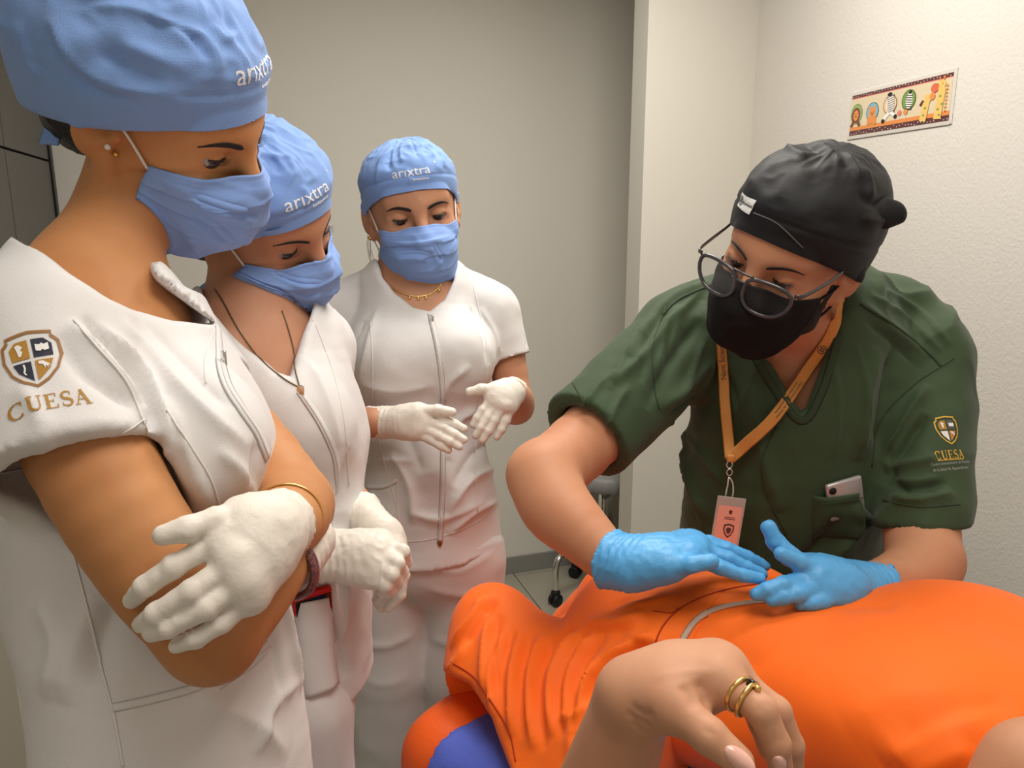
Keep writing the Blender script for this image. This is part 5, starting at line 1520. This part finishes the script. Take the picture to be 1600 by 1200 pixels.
V = crease(V, F, [([(1088, 1062), (1100, 1085), (1106, 1108)], .005, -.0034), ([(1064, 1070), (1078, 1088), (1088, 1108)], .004, -.0024), ([(978, 1112), (1000, 1128), (1016, 1134)], .003, -.0022), ([(984, 1100), (1004, 1114), (1024, 1118)], .003, -.0018), ([(985, 1126), (1002, 1142), (1012, 1150)], .003, -.0020), ([(1096, 1138), (1106, 1142), (1114, 1140)], .002, -.0008),
                  ([(1104, 1140), (1112, 1148), (1118, 1146)], .002, -.0008), ([(1186, 1098), (1196, 1100), (1204, 1108)], .002, -.0007), ([(1182, 1106), (1192, 1110), (1200, 1118)], .002, -.0007),
                  ([(1020, 1060), (1070, 1050), (1120, 1050)], .005, .0012), ([(1150, 1058), (1160, 1068), (1168, 1088)], .003, -.0006)], Tp0)
bodyp = add('body', V, F, SKP, pat); TP = bvh(V, F)
M_NAIL = mat('pale polished nail', srgb(228, 176, 160), rough=.12, spec=.7)
def nail(px, py, dx, dy, ln, wd, side):
    c, n = hit(TP, px, py)
    t = RGT * dx + DWN * dy; t -= n * (t @ n); t /= np.linalg.norm(t); b = np.cross(n, t)
    V, F = ball((0, 0, 0), (ln, wd, .0022), nu=18, nv=10)
    V[:, 2] -= (V[:, 1] / wd) ** 2 * .0022
    V = V @ np.stack([t, b, n], 1).T + c + t * ln * .25 + n * .0004
    return add('nail', V, F, M_NAIL, bodyp)
nail(1150, 1182, .78, .62, .0105, .0058, 1); nail(1217, 1190, .25, .97, .007, .0045, 1)
# rings on the finger
a_ = P(1126, 1062, .512); b_ = P(1190, 1110, .488); t_ = (b_ - a_) / np.linalg.norm(b_ - a_)
for k, (f_, tw) in enumerate(((.50, .16), (.66, -.10))):
    c_ = a_ + (b_ - a_) * f_; u_ = np.cross(t_, FWD); u_ /= np.linalg.norm(u_); w_ = np.cross(t_, u_)
    tt = t_ + w_ * tw; tt /= np.linalg.norm(tt); u2 = u_; w2_ = np.cross(tt, u2)
    an = np.linspace(0, 2 * math.pi, 40, endpoint=False)
    R_ = .0116
    pth = c_ + R_ * (np.cos(an)[:, None] * u2 + np.sin(an)[:, None] * w2_)
    V, F = sweep(pth, .0016, 8, closed=True); rg = add('ring', V, F, M_GOLD, bodyp)
    top = c_ + u_ * (-1 if (u_ @ DWN) > 0 else 1) * R_ * .9 - FWD * R_ * .45
    if k == 0:
        V, F = box(top, (.0058, .0046, .0040), np.stack([u_, t_, w_], 1), .0012); add('stone', V, F, mat('dark stone', (.02, .012, .01), rough=.1, spec=.8), rg)
    else: add('bead', *ball(top + u_ * 0, .0024), M_GOLD, rg)

# orange clothes
S = Shape()
S.tube([(L(.50, 0, HB + .09), .075), (L(.40, 0, HB + .095), .105), (L(.28, 0, HB + .092), .112), (L(.14, 0, HB + .085), .098), (L(.02, 0, HB + .085), .104), (L(-.06, 0, HB + .08), .10)], .04, cay, 1.5, n=4)
S.a(ell(L(.30, .085, HB + .165), (.085, .075, .062), RC), .05); S.a(ell(L(.30, -.085, HB + .160), (.085, .075, .062), RC), .05)
S.a(ell(L(.02, 0, HB + .13), (.10, .12, .07), RC), .05)
S.a(ell(L(.27, -.02, HB + .16), (.15, .14, .055), RC), .08)
S.sub(seg(shp + (shp - mid) * .1, mid, .047, .047), .01); S.sub(seg(mid, elb, .05, .05), .01)
S.sub(ell(L(.53, 0, HB + .12), (.085, .10, .12), RC), .01)
S.cut(L(-.02, 0, HB), -cax)
V, F = S.mesh(.0048); V = clothfin(V, F, 51, .004, 6, .0006)
Ts = bvh(V, F)
V = crease(V, F, [([(1290, 965), (1200, 985), (1120, 1020)], .022, .006), ([(1330, 985), (1230, 1010), (1150, 1060)], .020, -.004), ([(1560, 1110), (1450, 1150), (1380, 1190)], .022, .007), ([(1580, 1090), (1480, 1120), (1400, 1170)], .020, -.006),
                  ([(1520, 1170), (1470, 1190), (1420, 1215)], .018, .006), ([(1300, 950), (1350, 945), (1400, 950)], .02, -.004), ([(1500, 1080), (1400, 1090), (1320, 1130)], .03, .004)], Ts)
top_ = add('top', V, F, M_ORANGE, pat); TT = bvh(V, F)
# lower garment: hips, thighs and the cloth hanging over the couch edge
S = Shape()
S.tube([(L(.06, 0, HB + .085), .101), (L(-.02, 0, HB + .088), .104), (L(-.08, .0, HB + .082), .10)], .04, cay, 1.52, n=3)
S.a(ell(L(.02, 0, HB + .13), (.10, .12, .068), RC), .05)
kn = P(772, 984, 1.12); kf = P(962, 940, 1.33)
S.tube([(L(-.02, -.085, HB + .085), .095), (L(-.12, -.10, HB + .045), .075), (L(-.20, -.105, HB + .045), .068), (kn, .060)], .035, n=4)
S.tube([(kn, .060), (kn + np.array([-.01, .07, -.10]), .056), (kn + np.array([.0, .12, -.30]), .052)], .02)
S.tube([(L(-.02, .085, HB + .085), .092), (L(-.10, .13, HB + .055), .072), (kf, .058)], .03, n=4)
S.tube([(kf, .060), (kf + np.array([-.07, .06, -.14]), .060), (kf + np.array([-.09, .08, -.34]), .055)], .02)
# the loose cloth on the near side
S.a(seg(L(-.235, -.17, HB + .02), L(.02, -.20, HB + .03), .050, .075), .07)
S.a(seg(L(-.20, -.26, HB - .02), L(.05, -.28, HB - .02), .030, .040), .06)
S.a(seg(L(-.14, -.295, HB - .10), L(.08, -.31, HB - .12), .022, .026), .05)
S.a(seg(L(-.06, -.30, HB - .20), L(.12, -.315, HB - .24), .018, .02), .05)
h0 = P(690, 1050, 1.05); h1 = P(800, 1200, .86); hd = h1 - h0; hd[2] = 0
nh = np.array([hd[1], -hd[0], 0]); nh = nh if nh[0] < 0 else -nh
g = prism([(560, 1000), (684, 1046), (735, 1068), (772, 1120), (800, 1205), (800, 1300), (560, 1300)], .6, .48)
S.sub(g, .006)
S.cut(L(.045, 0, HB), cax)
V, F = S.mesh(.0042); V = clothfin(V, F, 57, .004, 7, .0008)
Tl = bvh(V, F)
fo = []
for ln in ([(756, 930), (738, 965), (704, 1012)], [(762, 955), (756, 1025), (757, 1085)], [(786, 976), (768, 1050), (772, 1120)], [(814, 983), (798, 1060), (800, 1150)], [(847, 990), (826, 1060), (833, 1170)], [(896, 985), (861, 1060), (862, 1150)], [(930, 985), (890, 1046), (880, 1140)], [(990, 1004), (935, 1046), (895, 1150)]):
    fo.append((ln, .0085, .0100)); fo.append(([(x + 17, y + 4) for x, y in ln], .008, -.0085))
fo += [([(1075, 1000), (1020, 1004), (975, 990)], .008, .007), ([(1070, 1012), (1015, 1020), (960, 1060)], .009, -.008), ([(1000, 1020), (950, 1070), (905, 1150)], .009, .008), ([(940, 1090), (905, 1120), (870, 1118)], .007, .006), ([(905, 980), (870, 1000), (845, 1040)], .007, -.005), ([(1035, 985), (990, 1010), (930, 1060), (905, 1110)], .012, .009), ([(1020, 1005), (970, 1050), (930, 1110)], .010, -.008), ([(1010, 960), (960, 975), (915, 970)], .012, .008), ([(990, 985), (940, 985), (900, 995)], .010, -.006),
       ([(1060, 930), (1000, 945), (960, 965)], .012, .005), ([(1030, 925), (985, 935), (950, 950)], .010, -.004), ([(955, 1000), (900, 1100), (890, 1190)], .012, .006), ([(985, 1050), (940, 1120), (920, 1180)], .012, -.006), ([(730, 1000), (715, 1030), (700, 1045)], .008, .006)]
V = crease(V, F, fo, Tl)
low = add('loose_trousers', V, F, M_ORANGE, pat); TL = bvh(V, F)
seamline(TL, [(704, 1034), (740, 1058), (764, 1092), (795, 1142), (806, 1190)], low, m=M_ORSEAM, half=.0011)
V, F = merge([([v.co[:] for v in o.data.vertices] + np.array(pat.location), [tuple(p.vertices) for p in o.data.polygons]) for o in (top_, low)]); TA = bvh(V, F)
seamline(TA, [(1016, 1030), (1032, 985), (1058, 955), (1095, 934), (1140, 920), (1182, 913)], low, m=M_ORSEAM, half=.0011)
add('piping', *ribbon_on(TA, [(1060, 1016), (1072, 990), (1092, 966), (1125, 950), (1180, 941), (1230, 938)], .0040, .0016, .001), M_GREYP, top_)
seamline(TA, [(1020, 955), (1050, 958), (1060, 950)], low, m=M_ORSEAM, half=.0008)
# ------------------------------------------------------------------ the nearest woman, arms folded
w1_ = thing('person', 'woman nearest on the left in white tunic with folded arms, gold emblem on her sleeve', 'person', (P(230, 600, .72)[0], P(230, 600, .72)[1], 0))
SK1 = skin('skin nearest woman', srgb(196, 138, 90), srgb(184, 124, 78))
f1 = frame(258, 178, .79, 84, 30, 24)
u1 = (.17, .98, 0)
S = Shape(); n1 = P(146, 448, .755)
head(S, f1, n1, .0435, eye_open=.42, gaze=.45)
S.tube([((146, 440, .755), .045), ((162, 540, .74), .062), ((190, 680, .73), .075), ((215, 860, .73), .080), ((265, 1100, .73), .085)], .05, u1, 1.25)
S.a(ell(P(195, 505, .745), (.045, .075, .038)), .05)
S.tube([((150, 450, .755), .048), ((95, 490, .68), .045), ((80, 550, .63), .048)], .03)
S.tube([((185, 475, .77), .036), ((255, 535, .86), .034)], .03)
S.tube([((80, 550, .63), .050), ((120, 660, .605), .046), ((190, 800, .59), .0415), ((262, 905, .595), .040), ((328, 985, .605), .036)], .01)
S.a(ell(P(340, 1012, .61), (.024, .024, .022)), .02)
S.tube([((328, 985, .605), .037), ((372, 935, .64), .038), ((420, 890, .67), .031), ((450, 858, .70), .025)], .012)
S.tube([((262, 575, .88), .040), ((380, 690, .83), .043), ((455, 790, .77), .041)], .01)
S.tube([((452, 792, .77), .040), ((450, 808, .71), .037), ((441, 820, .65), .027), ((430, 825, .60), .0235)], .012)
V, F = S.mesh(.0028); V = relax(V, F, 1)
body1 = add('body', V, F, SK1, w1_); T1b = bvh(V, F)
eyes(f1, T1b, body1, gaze=(.62, -.26), eye_open=.42, lidgaze=.45, brow=1.35, lash=1.2)
S = Shape(); S.a(ell((0, -.020, .024), (.078, .094, .082), f=f1)); S.a(ell((.0, -.075, -.030), (.062, .050, .055), f=f1), .03)
S.sub(ell((.090, .012, .0), (.03, .04, .05), f=f1), .01)
S.cut(loc(f1, 0, -.004, 0), f1[0] @ np.array([0, 1, .45])); V, F = S.mesh(.003); V = V + vnormals(V, F) * (.001 * noise(V * np.array([1, 1, .3]), 260, 3))[:, None]; hair1 = add('hair', V, F, M_HAIR, w1_)
capf1 = cap_fn(.046, -.050, .091, .106, .130, -.018, .150, shift=-.030, bulge=.22, amp=.004, ng=16, seam=.62, seed=12, zs=.004, pw=.74, noisea=.006)
cap1 = cap_obj(f1, capf1, M_CAP, w1_, T=T1b, folds=[([(78, 28), (105, 80), (154, 122), (210, 140), (290, 150)], .008, .007), ([(70, 40), (95, 95), (145, 138), (205, 152)], .008, -.004), ([(133, 12), (210, 16), (266, 45), (315, 88)], .008, .006), ([(217, 21), (245, 38), (290, 52), (336, 105)], .006, -.005), ([(240, 20), (275, 40), (320, 60), (350, 110)], .007, .006), ([(330, 36), (350, 60), (372, 50)], .006, .005), ([(180, 60), (240, 90), (300, 110)], .012, .004), ([(25, 30), (40, 80), (60, 130)], .008, .004), ([(150, 80), (200, 105), (260, 125)], .008, -.004), ([(350, 60), (380, 90), (395, 125)], .006, .004)])
cap_text(f1, capf1, 'arıxtra', .028, -.10, .30, cap1, rad=.102, tl=.16, bold=.0001, ang=.0)
cap_text(f1, capf1, 'fondaparinux', .0062, -.28, .195, cap1, rad=.102, tl=.16, bold=.0002, ang=.0)
q0 = loc(f1, .012, -.150, -.050)
q0 = P(86, 158, .79)
for pts, hw in (([(88, 158, .785), (84, 190, .78), (76, 226, .775)], .0085), ([(92, 160, .795), (72, 168, .80), (57, 172, .80)], .006)):
    pth = spline([P(*v) for v in pts], 6); V, F = sweep(pth, 1, 8, flat=(np.linspace(hw * .7, hw * 1.25, len(pth)), .0008), up=np.tile(-FWD, (len(pth), 1))); add('cap_tie', V, F, M_CAP, cap1)
mask_obj(f1, w1_, chin=-.128, yc=(.106, .121, .119, .108, .078), seed=23, puff=.003, pleat=.004, wr=.0026, T=T1b, folds=[([(301, 306), (343, 320), (402, 336)], .005, .005), ([(300, 316), (343, 332), (400, 348)], .005, -.0045), ([(297, 332), (336, 353), (371, 385)], .006, .004), ([(290, 342), (325, 366), (350, 392)], .005, -.0035), ([(276, 338), (298, 375), (306, 400)], .004, -.0035), ([(290, 272), (340, 284), (405, 302)], .003, -.0015)])
for p_, r_, m_ in (((168, 228), .0030, mat('clear stone', (.75, .72, .68), rough=.1, spec=.8)), ((181, 241), .0028, M_GOLD)):
    c_, nn_ = hit(T1b, *p_); add('earring', *ball(c_ + nn_ * .0015, r_), m_, w1_)
# tunic
S = Shape()
S.tube([((150, 470, .745), .072), ((170, 530, .735), .086), ((192, 610, .73), .098), ((205, 700, .73), .101), ((212, 800, .73), .099), ((230, 900, .73), .103), ((268, 1030, .73), .107), ((282, 1150, .73), .110), ((286, 1300, .73), .114)], 0, u1, 1.22, n=4)
S.a(ell(P(305, 695, .665), (.060, .062, .066)), .06); S.a(ell(P(318, 695, .78), (.060, .062, .066)), .06)
S.tube([((150, 440, .755), .062), ((92, 478, .685), .062), ((74, 530, .635), .064)], .05)
S.tube([((205, 500, .78), .046), ((262, 520, .86), .048), ((268, 575, .88), .052)], .04)
ax = P(130, 740, .59) - P(88, 545, .63)
S.a(flatcut(seg(P(76, 530, .632), P(125, 790, .585), .064, .072), P(116, 742, .597), ax), .02)
S.sub(seg(P(105, 700, .607), P(190, 810, .59), .056, .052), .006)
ax = P(390, 690, .83) - P(290, 570, .88)
S.a(flatcut(seg(P(290, 565, .88), P(385, 700, .83), .054, .052), P(325, 615, .862), ax), .02)
S.sub(seg(P(322, 610, .864), P(395, 705, .825), .045, .044), .004)
S.sub(prism([(52, 380), (62, 396), (100, 428), (150, 462), (205, 488), (270, 505), (338, 508), (243, 428), (148, 348)], .5, .315), .003)
S.sub(prism([(20, 372), (58, 392), (140, 446), (235, 446), (243, 430), (240, 300), (20, 300)], .5, .48), .003)
S.sub(prism([(236, 438), (262, 446), (300, 468), (336, 504), (420, 420), (360, 300), (236, 300)], .5, .48), .003)
S.cut(P(275, 1290, .73), (0, 0, -1.0))
V, F = S.mesh(.0036); V = clothfin(V, F, 65, .0035, 8, .0008, wr=.0035, wd=(.6, 0, -1), wsc=15)
Tx = bvh(V, F)
V = crease(V, F, [
    ([(108, 500), (160, 560), (205, 620), (228, 680)], 0.0072, 0.0091), ([(125, 495), (185, 555), (228, 625), (240, 690)], 0.0065, -0.0091), ([(150, 505), (210, 565), (250, 640), (262, 720)], 0.0078, 0.0091), ([(90, 520), (130, 580), (170, 610), (215, 640)], 0.0065, -0.0061),
    ([(30, 600), (60, 650), (70, 720)], 0.0091, 0.0046),
    ([(190, 500), (260, 580), (330, 650), (390, 700)], 0.0091, 0.0061), ([(230, 505), (300, 580), (360, 640)], 0.0078, -0.0046), ([(262, 620), (300, 720), (330, 800)], 0.0091, 0.0061), ([(240, 640), (270, 760), (300, 850)], 0.0084, -0.0061), ([(340, 700), (380, 740), (395, 780)], 0.0065, 0.0061), ([(400, 690), (395, 730), (385, 770)], 0.0052, -0.0046),
    ([(420, 900), (450, 980), (470, 1080)], 0.0078, 0.0076), ([(440, 930), (470, 1010), (485, 1100)], 0.0065, -0.0061), ([(395, 940), (430, 1010), (440, 1100)], 0.0078, -0.0061), ([(60, 930), (90, 1000), (70, 1090)], 0.0130, 0.0076), ([(150, 930), (120, 1010), (100, 1100)], 0.0130, 0.0061), ([(190, 930), (160, 1000), (150, 1080)], 0.0130, -0.0061),
    ([(300, 1090), (380, 1120), (450, 1180)], 0.0130, 0.0061), ([(470, 1060), (420, 1110), (400, 1180)], 0.0091, 0.0061)], Tx)
V2 = relax(V, F, 4); q_ = V - CAMP; dd_ = q_ @ FWD; qx = 800 + FPX * (q_ @ RGT) / dd_; qy = 600 + FPX * (q_ @ DWN) / dd_
ms = ((qx > 228) & (qx < 350) & (qy > 420) & (qy < 530) & (dd_ > .78)) | ((qy > 660) & (qy < 830) & (qx < 250) & (dd_ < .66)); V[ms] = V2[ms]
tun1 = add('tunic', V, F, M_WHITE, w1_); TW = bvh(V, F)
seamline(TW, [(104, 828), (130, 925), (158, 1040), (178, 1120), (192, 1198)], tun1, half=.0011)
seamline(TW, [(260, 640), (300, 700), (330, 750), (345, 800)], tun1, half=.0009)
seamline(TW, [(0, 740), (60, 728), (130, 705), (200, 672), (226, 655)], tun1, half=.0007)
seamline(TW, [(115, 500), (150, 540), (200, 600), (232, 680)], tun1, half=.0009)
V, F = ribbon_on(TW, [(176, 1106), (240, 1092), (310, 1072), (370, 1042), (418, 1006)], .0035, .0012, .0008, 10); pk1 = add('pocket', V, F, M_WHITE, tun1)
seamline(TW, [(176, 1106), (184, 1150), (192, 1198)], pk1); seamline(TW, [(345, 1078), (400, 1040), (424, 1012)], pk1, half=.0007)
zpath = [(341, 512), (344, 560), (354, 600), (378, 640), (402, 676), (418, 715)]
V, F = ribbon_on(TW, zpath, .0055, .0010, .0005); zp1 = add('zip', V, F, M_WHITE, tun1)
V, F = ribbon_on(TW, zpath, .0013, .0008, .0014); add('zip_teeth', V, F, M_ZIP, zp1)
p_, n_ = hit(TW, 346, 566); V, F = box(p_ + n_ * .004, (.004, .004, .014), None, .001); add('zip_pull', V, F, M_CHROME, zp1)
V, F = ribbon_on(TW, [(335, 516), (320, 560), (322, 600)], .0006, .0005, .0003); add('seam', V, F, M_SEAMW, tun1)
# embroidered emblem on the sleeve
M_EMG = mat('gold thread', srgb(176, 128, 48), rough=.6, bump=.4, bscale=1500); M_EMN = mat('navy thread', srgb(44, 46, 62), rough=.65, bump=.4, bscale=1500)
M_EMB = mat('bronze thread', srgb(148, 104, 56), rough=.6); M_EMW = mat('white thread', (.78, .76, .72), rough=.6)
def shield(s):
    o = [(-.9, .62), (-.72, .78), (-.74, .92), (0, 1.0), (.74, .92), (.72, .78), (.9, .62), (.92, .1), (.74, -.42), (.4, -.78), (0, -1.0), (-.4, -.78), (-.74, -.42), (-.92, .1)]
    return [(x * s, y * s * 1.16) for x, y in o]
def emblem(T, px, py, s, ang, parent, light=M_EMW, sx=1.0, lift=.0006, edge=None, cols=None):
    a_, b_ = shield(s), shield(s * .90); n = len(a_)
    RV = np.array([(x, y, 0) for x, y in a_ + b_]); RF = [(i, (i + 1) % n, n + (i + 1) % n, n + i) for i in range(n)]
    q = s / .0165
    V, F = decal(T, RV, RF, px, py, ang, sx, lift=lift * 1.2, maxlen=.004); em = add('emblem', V, F, edge or M_EMB, parent, smooth=False)
    quad = [([(-.62, .06), (-.06, .06), (-.06, .74), (-.45, .72), (-.66, .50)], M_EMG), ([(.06, .06), (.64, .06), (.66, .50), (.45, .72), (.06, .74)], M_EMN),
            ([(-.06, -.06), (-.62, -.06), (-.48, -.40), (-.06, -.80)], M_EMN), ([(.06, -.06), (.62, -.06), (.48, -.40), (.06, -.80)], M_EMG)]
    for k_, (pts, m_) in enumerate(quad):
        m_ = cols[k_] if cols else m_
        V, F = decal(T, *poly2d([(x * s, y * s * 1.1) for x, y in pts]), px, py, ang, sx, lift=lift, maxlen=.003); add('emblem_field', V, F, m_, em, smooth=False)
    sm = [[(.16, .28), (.30, .24), (.36, .30), (.42, .24), (.56, .28), (.56, .52), (.42, .48), (.36, .54), (.30, .48), (.16, .52)],
          [(-.38, .16), (-.30, .18), (-.24, .34), (-.30, .38), (-.22, .50), (-.34, .62), (-.46, .58), (-.36, .52), (-.42, .40), (-.32, .34), (-.40, .26)],
          [(-.32, -.14), (-.26, -.14), (-.24, -.30), (-.28, -.44), (-.24, -.54), (-.30, -.52), (-.34, -.42), (-.30, -.30)],
          [(.16, -.12), (.30, -.12), (.46, -.26), (.50, -.36), (.42, -.30), (.44, -.42), (.36, -.30), (.34, -.42), (.28, -.26), (.16, -.22)]]
    for pts in sm:
        V, F = decal(T, *poly2d([(x * s, y * s * 1.1) for x, y in pts]), px, py, ang, sx, lift=lift * 2, maxlen=.003); add('emblem_mark', V, F, light, em, smooth=False)
    return em
def stitched(T, s, size, px, py, ang, parent, m, sx=1.0, sy=1.0, bold=.0, lift=.0007):
    V, F = text_mesh(s, size, bold); V, F = decal(T, V, F, px, py, ang, sx, sy, lift=lift, maxlen=.004); return add('lettering', V, F, m, parent, smooth=False)
emblem(TW, 51, 562, .0205, math.radians(24), tun1)
V, F = serif_word(); V, F = decal(TW, V * .0125, F, 80, 627, math.radians(29), 1.0, lift=.0007, maxlen=.004); add('lettering', V, F, M_EMG, tun1, smooth=False)
# bracelets
def bracelet(c, t, R_, r, m, name, tilt=None):
    t = t / np.linalg.norm(t); u_ = np.cross(t, FWD); u_ /= np.linalg.norm(u_); w_ = np.cross(t, u_)
    an = np.linspace(0, 2 * math.pi, 48, endpoint=False)
    V, F = sweep(c + R_ * (np.cos(an)[:, None] * u_ + np.sin(an)[:, None] * w_), 1, 10, closed=True, flat=(np.full(48, r * 1.6), r), up=np.cos(an)[:, None] * u_ + np.sin(an)[:, None] * w_)
    return add(name, V, F, m, w1_)
M_BR = mat('purple glitter band', (.05, .015, .06), rough=.3, color2=(.30, .10, .06), vscale=500, spec=.7)
bracelet(P(452, 886, .688), P(420, 890, .67) - P(458, 868, .70) , .0275, .0035, M_BR, 'bracelet')
bracelet(P(447, 812, .675), P(452, 796, .76) - P(441, 820, .65), .0312, .0009, M_GOLD, 'bracelet')
# gloves
hs = hand_shape((424, 828, .583), (441, 817, .63), [
    [(378, 806, .570), (338, 814, .553), (292, 827, .540), (256, 836, .536)],
    [(344, 845, .552), (271, 885, .538), (227, 916, .537), (206, 938, .555)],
    [(366, 877, .548), (300, 924, .532), (244, 958, .532), (221, 975, .550)],
    [(382, 906, .548), (322, 950, .534), (264, 981, .533), (236, 990, .543)],
    [(390, 934, .554), (346, 974, .542), (306, 998, .539), (275, 1009, .545)]], r=.0076, rw=.0262, rpalm=.0112, palm=[((404, 860, .577), (.026, .022, .026))], kf=.003, rs=[.0078, .0077, .0076, .0074, .0067])
glove('glove', w1_, hs, .0021, M_GLOVE, 71, P(438, 819, .622), P(441, 817, .63) - P(424, 828, .583), amp=.0007)
S = Shape(); wq = P(452, 862, .70); wd = P(450, 858, .70) - P(420, 890, .67); wd /= np.linalg.norm(wd)
S.a(seg(P(455, 876, .695), P(455, 872, .695) + wd * .03, .0268, .026))
S.cut(P(455, 880, .69), -wd)
glove('glove', w1_, S, .003, M_GLOVE, 73, P(455, 880, .69), -wd)
# trousers and shoes
S = Shape(); S.tube([((278, 1270, .73), .098), ((280, 1320, .73), .102)], 0, u1, 1.18)
h_ = P(290, 1330, .73)
a1 = leg_to_floor(S, h_ + np.array([0, -.09, 0]), .095, (h_ + np.array([.02, -.09, 0]))[:2], .07, .065); a2 = leg_to_floor(S, h_ + np.array([0, .09, 0]), .095, (h_ + np.array([.02, .10, 0]))[:2], .07, .065, k=.012)
S.cut((0, 0, .05), (0, 0, -1)); V, F = S.mesh(.007); add('trousers', V, F, M_WHITE, w1_)
for a_ in (a1, a2): shoe(w1_, a_, f1[0][:, 1], M_SHOEW)

M_EGR = mat('grey thread', srgb(150, 142, 148), rough=.6); M_EOR = mat('ochre thread', srgb(190, 128, 60), rough=.6)
emblem(TS, 1481, 672, .0180, math.radians(4), shirt, sx=.95, edge=M_YT, cols=[M_EMG, M_EGR, M_EMW, M_EOR])
V, F = serif_word(); V, F = decal(TS, V * .0125, F, 1485, 710, math.radians(5), .85, lift=.0007, maxlen=.004); add('lettering', V, F, M_YT, shirt, smooth=False)
V, F = decal(TS, *poly2d([(-.02, -.0006), (.02, -.0006), (.02, .0006), (-.02, .0006)]), 1486, 718, math.radians(5), lift=.0007); add('underline', V, F, M_YT, shirt, smooth=False)
M_GT = mat('grey thread lettering', (.35, .35, .33), rough=.6)
stitched(TS, 'Centro Universitario de Estudios', .0062, 1487, 723, math.radians(6), shirt, M_GT, sx=.75); stitched(TS, 'de la Salud de Aguascalientes', .0062, 1487, 732, math.radians(6), shirt, M_GT, sx=.75)
